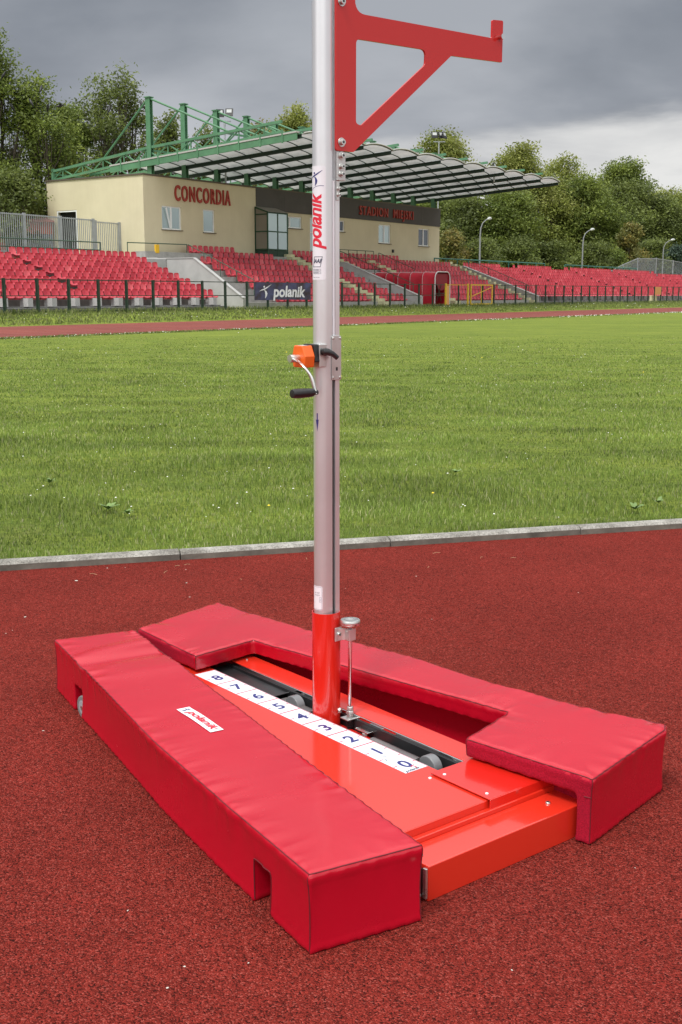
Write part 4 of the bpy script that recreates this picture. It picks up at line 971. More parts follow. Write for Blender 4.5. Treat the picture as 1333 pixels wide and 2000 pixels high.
# ================================================================== CANOPY
K = stroot('grandstand_canopy', 50.7, 47.5, 7.8, 'green steel cantilever canopy with masts and translucent vaulted roof above the building', 'canopy')
SPC, NB = 2.91, 12
def roofz(t): return 8.38 + (50.2 - t) * (9.28 - 8.38) / (50.2 - 37.0)
def kp(s, t, z): return (s - 50.7, t - 47.5, z - 7.8)
for i in range(NB):
    s = 50.7 + i * SPC
    if i == NB - 1: s = 82.9
    mb = MB()
    mb.box(s - 50.7 - .13, s - 50.7 - .10, -.16, .16, 0.0, 4.2); mb.box(s - 50.7 + .10, s - 50.7 + .13, -.16, .16, 0.0, 4.2); mb.box(s - 50.7 - .0999, s - 50.7 + .0999, -.015, .015, 0.0, 4.2)
    mb.box(s - 50.7 - .19, s - 50.7 + .19, -.2, .2, 4.202, 4.26); mb.box(s - 50.7 - .17, s - 50.7 + .17, -.20, .20, .002, .04) if False else None
    P_(mb, 'mast', 'canopy_green', K)
    mb = MB(); q = [(t, z) for t, z in ((55.5, 8.46), (51.0, 8.95), (47.6, 9.32), (42.0, 9.72), (38.2, 10.0))]
    for (t0, z0), (t1, z1) in zip(q[:-1], q[1:]): mb.beam(kp(s, t0, z0), kp(s, t1, z1), .16, .14)
    q2 = [(55.5, 7.95), (51.0, 8.42), (47.6, 8.75), (42.0, 9.18), (38.2, 9.5)]
    for (t0, z0), (t1, z1) in zip(q2[:-1], q2[1:]): mb.beam(kp(s, t0, z0), kp(s, t1, z1), .12, .12)
    tt = 55.5; k = 0
    it = lambda Q, t: float(np.interp(-t, [-a for a, _ in Q], [b for _, b in Q]))
    while tt - .85 > 38.2:
        a, b = tt, tt - .85
        mb.tube(kp(s, a, it(q if k % 2 else q2, a)), kp(s, b, it(q2 if k % 2 else q, b)), .045, 5)
        if k % 2: mb.tube(kp(s, a, it(q, a)), kp(s, a, it(q2, a)), .04, 5)
        tt -= .85; k += 1
    mb.beam(kp(s, 55.5, 7.75), kp(s, 55.5, 8.62), .16, .16)
    P_(mb, 'truss', 'canopy_green', K)
    for tt_, zz in ((51.2, 8.95), (41.7, 9.74)):
        P_(MB().tube(kp(s, 47.5 + (.1 if tt_ > 48 else -.1), 11.95), kp(s, tt_, zz), .055, 8), 'tie_rod', 'canopy_green', K)
    mb = MB()
    for w_, h0, h1 in ((.16, -.03, 0.0), (.03, -.17, -.03), (.16, -.20, -.17)):
        hh = (h0 + h1) / 2; mb.beam(kp(s, 50.3, roofz(50.3) + hh), kp(s, 36.9, roofz(36.9) + hh), w_, h1 - h0)
    P_(mb, 'roof_beam', 'canopy_dark', K)
    if i == 0:
        mb = MB(); mb.beam(kp(s - .28, 50.4, roofz(50.4) - .12), kp(s - .28, 37.0, roofz(37.0) - .12), .08, .34)
        for k in range(9): t_ = 49.5 - k * 1.45; mb.box(s - 50.7 - .36, s - 50.7 - .325, t_ - 47.5 - .05, t_ - 47.5 + .05, roofz(t_) - 7.8 - .35, roofz(t_) - 7.8 + .35)
        P_(mb, 'edge_beam', 'canopy_green', K); mb = MB(); mb.beam(kp(s - .2, 50.4, roofz(50.4) + .10), kp(s - .2, 37.0, roofz(37.0) + .10), .30, .08); P_(mb, 'edge_flashing', 'canopy_edge', K)
for i in range(NB - 1):
    s0 = 50.7 + i * SPC + .03; s1 = (50.7 + (i + 1) * SPC if i < NB - 2 else 82.9) - .03; rise = .17
    def vault(p, q, dz=0.0): 
        t_ = 50.2 - 13.4 * q; return kp(s0 + (s1 - s0) * p, t_, roofz(t_) + .02 + rise * (1 - (2 * p - 1) ** 2) + dz)
    P_(MB().grid(vault, 12, 11), 'roof_vault', 'polycarbonate', K, smooth=True, fix=False)
    mb = MB()
    for k in range(12):
        q = k / 11; mb.path([Vector(vault(p / 10, q)) - Vector((0, 0, .035)) for p in range(11)], .028, 4)
    P_(mb, 'vault_hoops', 'canopy_dark', K)
    mb = MB(); mb.path([Vector(vault(p / 12, 1.0)) + Vector((0, -.02, .02)) for p in range(13)], .045, 6); P_(mb, 'front_rim', 'canopy_edge', K)
# lengthwise members and outriggers
mb = MB()
for t_, zz in ((47.9, 9.25), (42.0, 9.72), (55.5, 8.3)):
    mb.beam(kp(50.7, t_, zz), kp(82.9, t_, zz), .10, .10)
for i in range(NB - 1):
    s = 50.7 + i * SPC; mb.tube(kp(s, 47.9, 8.7), kp(s + SPC / 2, 47.9, 9.25), .04, 5); mb.tube(kp(s + SPC / 2, 47.9, 9.25), kp(s + SPC, 47.9, 8.7), .04, 5)
    mb.tube(kp(s, 55.5, 7.9), kp(s + SPC / 2, 55.5, 8.3), .04, 5); mb.tube(kp(s + SPC / 2, 55.5, 8.3), kp(s + SPC, 55.5, 7.9), .04, 5)
P_(mb, 'longitudinal_truss', 'canopy_green', K)

# ================================================================== TERRACES
def terrace(name, s0, s1, t0, rows, tread, z0, rise, label, front=0.0, aisles=()):
    r = stroot(name, s0, t0, ZB, label, 'terrace')
    prof = [(0, -.3)]
    for k in range(rows): zz = z0 + rise * k - ZB; prof += [(tread * k, zz), (tread * (k + 1), zz)]
    prof += [(tread * rows, -.3)]
    mb = MB(); mb.prism(prof, 0, s1 - s0, axis='x'); mb.build('steps', 'concrete' if front == 0 else 'old_concrete', r)
    for (a0, a1) in aisles:
        mb = MB()
        for k in range(rows):
            for h in range(2): zz = z0 + rise * (k + .5 * h) - ZB; mb.box(a0 - s0, a1 - s0, tread * k - tread * .5 * (1 - h), tread * (k + 1) - .004 - tread * .5 * (1 - h) , (z0 - ZB - .3 if k == 0 else zz - rise) + .004, zz + .006 + .002 * h)
        mb.build('aisle_stairs', 'yellow_paint', r)
    return r
AT, AR, AZ = .86, .346, .735     # centre stand: tread, rise, first tread height
LTd, LR, LZ = .75, .28, 1.00     # side terraces (seat support height)
tA = terrace('centre_terrace', 48.2, 65.55, 38.85, 9, AT, AZ, AR, 'grey concrete terrace with steep seat rows between banner and red tunnel', aisles=((61.15, 62.0),))
tB = terrace('centre_terrace', 69.2, 83.1, 38.85, 9, AT, AZ, AR, 'grey concrete terrace between the red tunnel and the right hand wing wall', aisles=((70.2, 71.0), (82.6, 83.0)))
tC = terrace('upper_terrace', 65.56, 69.19, 38.85 + 6 * AT, 3, AT, AZ + 6 * AR, AR, 'short upper concrete terrace directly above the red tunnel', aisles=((66.0, 67.0),))
LT_ = terrace('side_terrace', 12.0, 46.35, 38.9, 9, LTd, LZ - .36, LR, 'weathered concrete terrace carrying the left block of seats beside the cream building', front=1)
RT_ = terrace('side_terrace', 83.5, 146.0, 38.9, 10, LTd, LZ - .36, LR, 'weathered concrete terrace carrying the long right block of seats', front=1)
for r, Ls in ((LT_, 34.35), (RT_, 62.5)):
    mb = MB(); mb.box(0, Ls, -.45, -.004, -.3, .24 - .06); mb.box(0, Ls, -.85, -.454, -.3, .06); mb.build('front_steps', 'old_concrete', r)
    mb = MB(); mb.box(0, Ls, -.46, -.42, .181, .195); mb.box(0, Ls, -.86, -.82, .061, .075); mb.box(0, Ls, -.01, .03, .232, .246); mb.build('step_nosing', 'pale_concrete', r)
    mb = MB(); k = 0
    n_ = int(Ls / 1.32)
    for k in range(n_): mb.box(.5 + k * 1.32, .5 + k * 1.32 + .27, -.25, .25, .25, .60)
    mb.build('support_blocks', 'pale_concrete' if r is LT_ else 'old_concrete', r)
# left landing and wing walls
def wing(s0, s1, pts, label, m_='pale_concrete', extra=None):
    t0 = min(p[0] for p in pts); r = stroot('wing_wall', s0, t0, ZB, label, 'wall')
    MB().prism([(t - t0, z - ZB) for t, z in pts], 0, s1 - s0, axis='x').build('wall_body', m_, r, bevel=.01)
    top = [p for p in pts if p[1] > ZB + .3]
    mb = MB()
    for (ta, za), (tb, zb) in zip(top[:-1], top[1:]): mb.beam(((s1 - s0) / 2, ta - t0, za - ZB + .03), ((s1 - s0) / 2, tb - t0, zb - ZB + .03), s1 - s0 + .06, .05)
    mb.build('coping', 'pale_concrete', r); return r
wing(48.0, 48.18, [(38.75, .35), (38.75, .95), (42.1, 3.04), (46.9, 3.06), (46.9, .35)], 'pale sloping concrete wall left of the banner beside the stairs')
wing(65.6, 65.85, [(38.4, .35), (38.4, .98), (44.3, 3.22), (45.0, 3.24), (45.0, .35)], 'sloping concrete wall just left of the red tunnel')
wing(83.15, 83.4, [(38.4, .35), (38.4, 1.0), (44.9, 3.32), (46.6, 3.34), (46.6, .35)], 'sloping concrete wall at the right end of the centre terrace', 'concrete')
r = stroot('landing', 44.6, 45.2, ZB, 'grey concrete landing block at the foot of the building corner', 'landing')
MB().box(1.78, 3.38, -1.2, 1.78, -.3, 2.62).build('landing_block', 'pale_concrete', r, bevel=.01)

# ================================================================== SEATS
def seat_mesh():
    mb = MB(); W2 = .205
    prof = [(-.20, -.035), (-.185, .0), (-.14, .012), (-.05, -.004), (.06, -.010), (.12, .010), (.155, .06), (.180, .16), (.196, .27), (.203, .345), (.203, .375)]
    def f(p, q):
        k = q * (len(prof) - 1); i = min(int(k), len(prof) - 2); a = k - i; y = prof[i][0] * (1 - a) + prof[i + 1][0] * a; z = prof[i][1] * (1 - a) + prof[i + 1][1] * a
        u = 2 * p - 1; wd = W2 * (1 - .10 * q) * (1.0 if q < .86 else sqrt(max(.0, 1 - ((q - .86) / .15) ** 2)) * .9 + .1)
        if q < .55: z += .035 * abs(u) ** 3
        else: y -= .045 * abs(u) ** 2.2
        return (u * wd, y, z)
    nu, nv = 6, 10; mb.grid(f, nu, nv)
    me0 = len(mb.v); mb.v += [(x, y + .018, z - .022) for x, y, z in mb.v[:me0]]
    mb.f += [tuple(me0 + i for i in reversed(fc)) for fc in mb.f[:]]; mb.mi += mb.mi[:]
    rim = [i * (nv + 1) for i in range(nu + 1)] + [nu * (nv + 1) + j for j in range(1, nv + 1)] + [i * (nv + 1) + nv for i in range(nu - 1, -1, -1)] + [j for j in range(nv - 1, 0, -1)]
    mb.f += [(rim[i], rim[(i + 1) % len(rim)], me0 + rim[(i + 1) % len(rim)], me0 + rim[i]) for i in range(len(rim))]; mb.mi += [0] * len(rim)
    mb.box(-.12, .12, -.10, .08, -.10, -.022)
    bm = bmesh.new(); me = mb.mesh('seat'); bm.from_mesh(me); bmesh.ops.recalc_face_normals(bm, faces=bm.faces); bm.to_mesh(me); bm.free()
    me.materials.append(MATS['seat_plastic']); me.polygons.foreach_set('use_smooth', [True] * len(me.polygons)); me.set_sharp_from_angle(angle=radians(50)); return me
SM = seat_mesh(); seats = []
ORD = ['first', 'second', 'third', 'fourth', 'fifth', 'sixth', 'seventh', 'eighth', 'ninth', 'tenth', '11th', '12th', '13th', '14th', '15th', '16th', '17th', '18th', '19th', '20th', '21st', '22nd', '23rd', '24th', '25th', '26th', '27th', '28th', '29th', '30th', '31st', '32nd', '33rd', '34th', '35th', '36th', '37th', '38th', '39th', '40th']
# left block: columns counted leftwards from the grey wing wall; two stair gaps
for k in range(8):
    idx = 0; s = 46.05; tt = 38.95 + LTd * k + .20
    while s > 29.5:
        if not (37.35 < s < 37.85 and k != 0) and not (31.6 < s < 32.1):
            seats.append((s, tt, 1.05 + LR * k, k, idx, 'L')); idx += 1
        s -= .45
AP = .490
rowsA = {0: [(51.6, 61.0), (62.3, 65.3)], 1: [(51.6, 61.0), (62.3, 65.0)], 2: [(51.6, 61.0), (62.3, 64.9)], 3: [(51.6, 61.0), (62.3, 64.8)], 4: [(51.6, 61.0), (62.3, 64.8)], 5: [(51.5, 61.0), (62.3, 64.7)], 6: [(51.5, 60.8), (62.3, 65.0)], 7: [(53.6, 59.4), (62.6, 66.0)], 8: [(52.3, 57.0), (62.6, 66.2)]}
for k, segs in rowsA.items():
    for (a, b), side in zip(segs, ('A', 'R')):
        idx = 0; s = a + .22
        while s < b - .1: seats.append((s, 38.85 + AT * k + .48, AZ + AR * k + .11, k, idx, side)); idx += 1; s += AP
for k in range(9):
    a = 71.3 if k < 6 else 67.1
    b = 82.2 if k < 8 else 75.9
    idx = 0; s = a + .2
    while s < b - .1: seats.append((s, 38.85 + AT * k + .48, AZ + AR * k + .11, k, idx, 'B')); idx += 1; s += AP
    if k < 6:
        for j in range(2): seats.append((69.45 + j * .42, 38.85 + AT * k + .48, AZ + AR * k + .11, k, 30 + j, 'B'))
gaps = [(93.4, 93.95), (104.4, 104.95), (115.6, 116.1), (126.6, 127.1)]
for k in range(9):
    s = 83.9 + .25; idx = 0
    while s < 144:
        if not any(a + k * .0 < s < b for a, b in gaps) and not (k == 8 and (90.5 < s < 93 or 101 < s < 103.5 or s > 128)): seats.append((s, 38.95 + LTd * k + .20, 1.05 + LR * k, k, idx, 'C')); idx += 1
        s += .47
vis = []; rest = []
for q in seats:
    x, y = pr(*q[:3]); inview = -12 < x < 1345 and not (613 < x < 664)
    if not inview: rest.append(q); continue
    vis.append((math.hypot(*W(q[0], q[1]).xy), q))
vis.sort(key=lambda a: a[0]); one = [q for _, q in vis[:300]]; rest += [q for _, q in vis[300:]]
def seat_label(k, i, blk):
    rw = ORD[k] + ' row up'
    if blk == 'L': return f'red plastic seat in the left block, {rw}, {ORD[i]} from the grey wing wall', 'red seats of the left block'
    if blk == 'A': return f'red plastic seat in the centre block, {rw}, {ORD[i]} from its left end', 'red seats of the centre block'
    return f'red plastic seat beside the red tunnel, {rw}, {ORD[i]} from the yellow stairs', 'red seats beside the tunnel'
for (s, t_, zz, k, i, blk) in one:
    o = bpy.data.objects.new('spectator_chair', SM); C.objects.link(o); q = W(s, t_, zz); o.location = q
    o.rotation_euler = (random.uniform(-.02, .02), 0, RZ + random.uniform(-.03, .03)); lab, gr = seat_label(k, i, blk); tag(o, lab, 'seat', gr)
sv = np.array([v.co[:] for v in SM.vertices]); sf = [tuple(p.vertices) for p in SM.polygons]; mb = MB()
for (s, t_, zz, k, i, blk) in rest: mb.add([(x + s, y + t_, z + zz) for x, y, z in sv], sf)
r_ = mb.build('stadium_seats', 'seat_plastic', None, fix=False, smooth=True); r_.rotation_euler = (0, 0, RZ)
tag(r_, 'mass of red plastic seats filling the farther terraces', 'seats', kind='stuff')
print('seats', len(seats), 'in view', len(vis))

# ================================================================== PERIMETER FENCE, GATES, BANNER
FT = 37.4; FS = 1.70
def gz(s): return .41 + max(0, (s - 60)) * .0012
fence = stroot('perimeter_fence', 27.94, FT, .41, 'long dark green steel railing with flat panels along the foot of the terraces', 'fence')
def fpanel(a, b):
    mb = MB(); x0, x1 = a - 27.94 + .05, b - 27.94 - .05; z0 = gz(a) - .41
    for z in (.07, .70, 1.35): mb.box(x0, x1, -.02, .02, z0 + z - .02, z0 + z + .02)
    mb.box(x0, x0 + .035, -.018, .018, z0 + .09, z0 + 1.33); mb.box(x1 - .035, x1, -.018, .018, z0 + .09, z0 + 1.33)
    mb.build('fence_panel', 'fence_green', fence)
def fpost(s, h=1.40, w_=.045):
    MB().box(s - 27.94 - w_, s - 27.94 + w_, -.045, .045, -.3, gz(s) - .41 + h).build('post', 'fence_green', fence)
s = 27.94; slist = []
while s < 142: slist.append(s); s += FS
for i, s in enumerate(slist):
    if s < 66.5 or s > 73.3: fpost(s)
    elif s > 66.5: fpost(s, 1.36, .035)
    if i + 1 < len(slist) and not (66.5 < s < 70.0) and not (69.9 < s < 73.2) and not (105.5 < s < 107.0) and i % 1 == 0: fpanel(s, slist[i + 1])
gr = stroot('yellow_gate', 70.25, FT - .10, gz(70), 'closed yellow steel gate leaf with a diagonal brace in the railing', 'gate')
mb = MB(); 
for z in (.10, 1.36): mb.box(0, 3.15, -.03, .03, z - .035, z + .035)
for x in (.03, 3.12): mb.box(x - .035, x + .035, -.031, .031, .136, 1.324)
mb.beam((.2, 0, .62), (3.0, 0, 1.2), .04, .04); mb.box(1.5, 1.54, -.02, .02, .136, 1.324); mb.build('gate_frame', 'yellow_steel', gr)
gr = stroot('yellow_gate', 66.95, FT - .05, gz(67), 'open yellow gate frame in front of the red tunnel mouth', 'gate')
mb = MB()
for x in (0, 3.0): mb.box(x - .05, x + .05, -.05, .05, -.1, 1.44)
mb.box(.051, 2.949, -.02, .02, 1.33, 1.37); mb.build('gate_frame', 'yellow_steel', gr)
mb = MB(); mb.box(.05, .40, -.025, -.021, .08, 1.30); mb.build('side_panel', 'orange_mesh', gr)
gr = stroot('orange_gate', 106.15, FT - .02, gz(106), 'small orange gate panel set in the railing far along the terraces', 'gate')
mb = MB(); mb.box(0, 1.6, -.03, .03, .65, 1.36); mb.build('gate_leaf', 'orange_mesh', gr); MB().box(.1, 1.5, .3, .5, -.1, .6).build('step_block', 'yellow_paint', gr)
# banner
bn = stroot('banner', 47.15, FT - .07, .87, 'dark banner with white lettering tied to the railing left of the post', 'banner')
def bfn(p, q, dy=0.0):
    y = .018 * noise.noise(Vector((p * 7, q * 2, 0))) + .012 * noise.noise(Vector((p * 22, q * 5, 3)))
    zz = .90 * q + .03 * sin(p * pi) * (-1 if q > .5 else 1) * abs(q - .5) + .015 * noise.noise(Vector((p * 9, 0, q * 3)))
    return (4.87 * p, y - dy, zz)
b_ = MB().grid(bfn, 70, 14).build('cloth', 'banner_cloth', bn, smooth=True, fix=False)
def on_ban(x, z): r = bfn(x / 4.87, z / .90, .016); return r
tg = text_geo('polanik', 1.0, bold=.03, shear=.12, space=1.0, res=4); wx_ = max(v[0] for v in tg[0]); tg = refine(tg, .12); mb = MB()
mb.add([on_ban(1.55 + x * 2.80 / wx_, 0.17 + y * .80) for x, y, _ in tg[0]], tg[1])
fg = figure_logo(.70); mb.add([on_ban(.42 + x * 1.45, .10 + y) for x, y, _ in fg[0]], fg[1]); mb.build('lettering', 'banner_white', bn, fix=False)
# ================================================================== PLAYERS' TUNNEL
tn = stroot('players_tunnel', 67.0, 38.2, .41, 'dark red vinyl players tunnel with rounded roof and white hoops', 'tunnel')
TW, THt, TL = 1.95, 2.18, 5.6
def arch(p):
    r = .42; pts = [(0, 0), (0, THt - r)] + [(r - r * cos(a), THt - r + r * sin(a)) for a in [pi / 2 * i / 6 for i in range(1, 7)]]
    pts += [(TW - r + r * sin(a), THt - r + r * cos(a)) for a in [pi / 2 * i / 6 for i in range(0, 7)]] + [(TW, 0)]
    return pts
ap = arch(0)
mb = MB(); k = len(ap)
for j in range(6):
    y0, y1 = TL * j / 6, TL * (j + 1) / 6
    vs = []
    for yy in np.linspace(y0, y1, 6):
        sg = .03 * sin(pi * (yy - y0) / (y1 - y0)) ; vs += [(x + (sg if x < TW / 2 else -sg), yy, z - (sg if z > THt * .8 else 0)) for x, z in ap]
    mb.add(vs, [(a * k + i, (a + 1) * k + i, (a + 1) * k + i + 1, a * k + i + 1) for a in range(5) for i in range(k - 1)])
mb.build('cover', 'tunnel_vinyl', tn, smooth=True, fix=False)
for j in range(7):
    mb = MB(); mb.path([(x, TL * j / 6 + (-.02 if j == 0 else 0), z) for x, z in [(q[0] + (-.012 if q[0] < TW / 2 else .012), q[1] + (.012 if q[1] > 1.2 else 0)) for q in ap]], .035 if j == 0 else .012, 6)
    mb.build('hoop', 'white_tube', tn)
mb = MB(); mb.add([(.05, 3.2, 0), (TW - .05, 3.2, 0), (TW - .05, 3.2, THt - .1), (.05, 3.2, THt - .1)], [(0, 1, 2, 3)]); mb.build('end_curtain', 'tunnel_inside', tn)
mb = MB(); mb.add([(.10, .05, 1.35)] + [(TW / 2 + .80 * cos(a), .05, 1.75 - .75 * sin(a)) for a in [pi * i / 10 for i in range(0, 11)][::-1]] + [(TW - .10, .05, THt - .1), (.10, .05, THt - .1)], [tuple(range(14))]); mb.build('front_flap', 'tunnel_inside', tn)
mb = MB(); mb.beam((.3, .02, .3), (.9, .02, 1.4), .03, .03); mb.beam((.9, .02, .3), (.3, .02, 1.4), .03, .03); mb.box(.1, TW - .1, .0, .03, .80, .84); mb.build('door_frame', 'fence_green', tn)

# ================================================================== RAILINGS
def railing(name, pts, h, label, m_='dark_green_rail', rails=(1.0, .5), step=1.5, r=.03, cat='railing', vertical=True):
    s0, t0, z0 = pts[0]; ro = stroot(name, s0, t0, z0, label, cat); mb = MB()
    for (a, b) in zip(pts[:-1], pts[1:]):
        A_, B_ = Vector((a[0] - s0, a[1] - t0, a[2] - z0)), Vector((b[0] - s0, b[1] - t0, b[2] - z0))
        for q in rails: mb.tube(A_ + Vector((0, 0, h * q)), B_ + Vector((0, 0, h * q)), r, 6)
        n_ = max(1, round((B_ - A_).length / step))
        for i in range(n_ + (1 if b is pts[-1] else 0)):
            p = A_.lerp(B_, i / n_); MB().tube(p, p + Vector((0, 0, h)), r, 6).build('upright', m_, ro)
    mb.build('rails', m_, ro); return ro
railing('railing', [(47.1, 46.0, 2.95), (51.9, 46.0, 3.0)], .98, 'dark green rail on the landing at the foot of the building corner', rails=(1.0,), step=2.3, r=.028)
railing('handrail', [(51.9, 45.9, 3.0), (51.0, 40.4, .95)], .98, 'long dark green handrail sloping down over the red seats left of the banner', rails=(1.0,), step=1.6, r=.026)
railing('handrail', [(66.4, 45.4, 3.15), (66.3, 39.4, .9)], .95, 'dark handrail sloping down across the red tunnel side', rails=(1.0,), step=1.6, r=.026)
railing('railing', [(65.9, 45.6, 3.1), (71.2, 45.6, 3.1)], 1.05, 'dark rail in front of the top seats left of the tunnel', rails=(1.0, .5), step=1.1, r=.024)
railing('handrail', [(71.4, 45.3, 3.1), (71.3, 42.3, 1.95)], .95, 'short dark handrail sloping over the seats above the tunnel', rails=(1.0,), step=1.5, r=.024)
railing('handrail', [(84.0, 44.8, 2.9), (84.0, 39.6, .9)], .95, 'thin dark handrail sloping over the seats right of the wing wall', rails=(1.0,), step=1.7, r=.026)
railing('railing', [(26.0, 45.2, 2.95), (44.3, 45.2, 2.95)], .86, 'dark green top rail behind the left block of seats', rails=(1.0, .55), step=2.1, r=.03)
railing('railing', [(80.9, 46.2, 2.9), (101.3, 46.2, 2.9)], 1.02, 'teal railing above the right seats, next to the building end', 'teal_rail', (1.0, .45), 1.9, .05)
railing('railing', [(105.9, 46.2, 2.9), (125.0, 46.2, 2.9)], 1.0, 'teal railing above the right seats, ending at the grey palisade', 'teal_rail', (1.0, .45), 1.9, .05)
ys = stroot('yellow_box', 49.15, 45.80, 3.42, 'small yellow box fixed to the landing rail at the building corner', 'box')
mb = MB(); mb.box(-.15, .15, -.09, .0, 0, .46); mb.box(-.13, .13, -.10, -.092, .03, .43); mb.build('box_body', 'sign_yellow', ys, bevel=.015)
# grey palisades
def palisade(name, pts, label, step=.135, base=None):
    s0, t0 = pts[0][0], pts[0][1]; ro = stroot(name, s0, t0, 2.9, label, 'fence'); mb = MB(); mr = MB()
    for a, b in zip(pts[:-1], pts[1:]):
        L_ = math.hypot(b[0] - a[0], b[1] - a[1]); n_ = int(L_ / step)
        for i in range(n_):
            q = i / n_; s, t_, zb, zt_ = [a[j] * (1 - q) + b[j] * q for j in range(4)]
            mb.box(s - s0 - .022, s - s0 + .022, t_ - t0 - .012, t_ - t0 + .012, zb - 2.9, zt_ - 2.9)
        for dz in (0, 1): mr.beam((a[0] - s0, a[1] - t0 - .03, (a[3] - .05 if dz else a[2] + .15) - 2.9), (b[0] - s0, b[1] - t0 - .03, (b[3] - .05 if dz else b[2] + .15) - 2.9), .04, .06)
    mb.build('pales', 'galvanised', ro); mr.build('rails', 'galvanised', ro)
    for p in pts: MB().box(p[0] - s0 - .08, p[0] - s0 + .08, p[1] - t0 - .09, p[1] - t0 + .0, p[2] - 2.9 - .4, p[3] - 2.9 + .04).build('post', 'galvanised', ro)
palisade('palisade_fence', [(28, 48.9, 3.2, 5.3), (32.2, 48.9, 3.2, 5.3), (36.4, 48.9, 3.2, 5.3), (39.6, 48.9, 3.2, 5.3), (42.5, 48.9, 3.2, 5.3), (45.0, 48.9, 3.2, 5.28), (47.4, 48.9, 3.2, 5.26)], 'tall grey steel palisade left of the cream building')
palisade('palisade_fence', [(47.55, 48.9, 3.1, 5.18), (49.42, 48.9, 3.1, 5.16)], 'short lower grey palisade section joining the building end wall')
palisade('palisade_fence', [(118.0, 46.6, 3.1, 3.45), (122.0, 46.6, 3.1, 4.3), (126.3, 46.6, 3.1, 5.04), (132.2, 46.6, 3.1, 5.19), (136.2, 46.0, 2.9, 5.0), (139.2, 45.4, 2.75, 4.8), (142.2, 44.8, 2.6, 4.6), (146, 44.2, 2.4, 4.4)], 'grey palisade with a sloping end above the far right seats', .22)

# ================================================================== LAMPS
def dz(px, t_): return t_ / (.562 - .827 * (px - 666.5) / 2319)
def pix(px, py, Zd):
    """point at depth Zd seen at a place of the photograph"""
    r = Vector((0, cos(PITCH), -sin(PITCH))) + Vector((1, 0, 0)) * ((px - 666.5) / F_PX) + Vector((0, sin(PITCH), cos(PITCH))) * ((1000 - py) / F_PX)
    return Vector((0, 0, CAM_H)) + r * (Zd / r.y)
def street_lamp(px_top, py_top, px_pole, Zd, label, flip=1):
    Zd = dz(px_pole, 50.5)
    top = pix(px_top, py_top, Zd); pole = pix(px_pole, py_top, Zd); zt_ = top.z; h = zt_ - .41; arm_ = (top.x - pole.x)
    o = empty('street_lamp', (pole.x, Zd, .41)); tag(o, label, 'street lamp', 'street lamps behind the right terrace')
    mb = MB(); mb.path([(0, 0, 0), (0, 0, h * .6), (0, 0, h - 1.5), (.05 * arm_, 0, h - .8), (.25 * arm_, 0, h - .35), (.6 * arm_, 0, h - .08), (.8 * arm_, 0, h)], .07, 8, radii=[.10, .08, .07, .06, .05, .05, .045]); mb.build('pole', 'lamp_grey', o, smooth=True)
    mb = MB(); mb.path([(.72 * arm_, 0, h - .02), (.80 * arm_, 0, h + .0), (.95 * arm_, 0, h + .05), (1.12 * arm_, 0, h + .06), (1.22 * arm_, 0, h + .04)], .1, 8, radii=[.04, .11, .15, .12, .03]); mb.build('lamp_head', 'lamp_glass', o, smooth=True)
street_lamp(957, 428, 939, 98, 'grey curved street lamp nearest the building end')
street_lamp(1158, 449, 1140, 118, 'grey curved street lamp in the middle behind the teal railing')
street_lamp(1315, 469, 1297, 138, 'grey curved street lamp farthest right above the palisade')
pole = pix(50, 383, 72); o = empty('lamp_pole', (pole.x, 72, .41)); tag(o, 'thin pale pole standing behind the left grey palisade', 'pole')
MB().tube((0, 0, 0), (0, 0, pole.z - .41), .09, 8, r2=.05).build('pole_shaft', 'galvanised', o); MB().tube((0, 0, pole.z - .41), (0, 0, pole.z - .20), .07, 8).build('pole_cap', 'white_wall', o)
def floodlight(px, py, Zd, zb, offs, label, sz=.62, yaw=0.0):
    q = pix(px, py, Zd); o = empty('floodlight', (q.x, Zd, zb)); tag(o, label, 'floodlight'); h = q.z - zb
    mb = MB(); mb.tube((0, 0, 0), (0, 0, h - sz * .9), .06, 8); mb.box(min(a for a, _, _ in offs) - .1, max(a for a, _, _ in offs) + .1, -.04, .04, h - sz * .95, h - sz * .82); mb.build('mast_pole', 'galvanised', o)
    for dx, dz, ry in offs:
        M_ = Matrix.Translation((dx, -.1, h + dz)) @ Matrix.Rotation(yaw + ry, 4, 'Z') @ Matrix.Rotation(radians(-18), 4, 'X')
        mb = MB(); hw = sz * .46; v0 = len(mb.v); mb.box(-hw, hw, -.06, .0, -hw, hw); mb.box(-hw * .6, hw * .6, .002, .18, -hw * .6, hw * .6); mb.v = [tuple(M_ @ Vector(v)) for v in mb.v]; hd = mb.build('lamp_housing', 'lamp_black', o)
        m2 = MB(); m2.box(-hw * .66, hw * .66, -.075, -.062, -hw * .15, hw * .72); m2.v = [tuple(M_ @ Vector(v)) for v in m2.v]; m2.build('lamp_glass', 'lamp_glass', hd)
floodlight(439, 222, 75, 7.9, [(-.27, 0, .25), (.30, .05, -.1)], 'pair of black floodlights on a thin pole above the canopy left of the post', .52)
floodlight(858, 264, 112, .41, [(-.42, 0, .2), (.18, -.02, .6), (.48, -.04, 1.0)], 'cluster of black floodlights on a pole behind the canopy, right of the red arm', .66)
q = pix(966, 326, 84); floodlight(966, 326, 84, q.z - 1.0, [(0, 0, 1.2)], 'single black floodlight tilted at the far front edge of the canopy', .55)

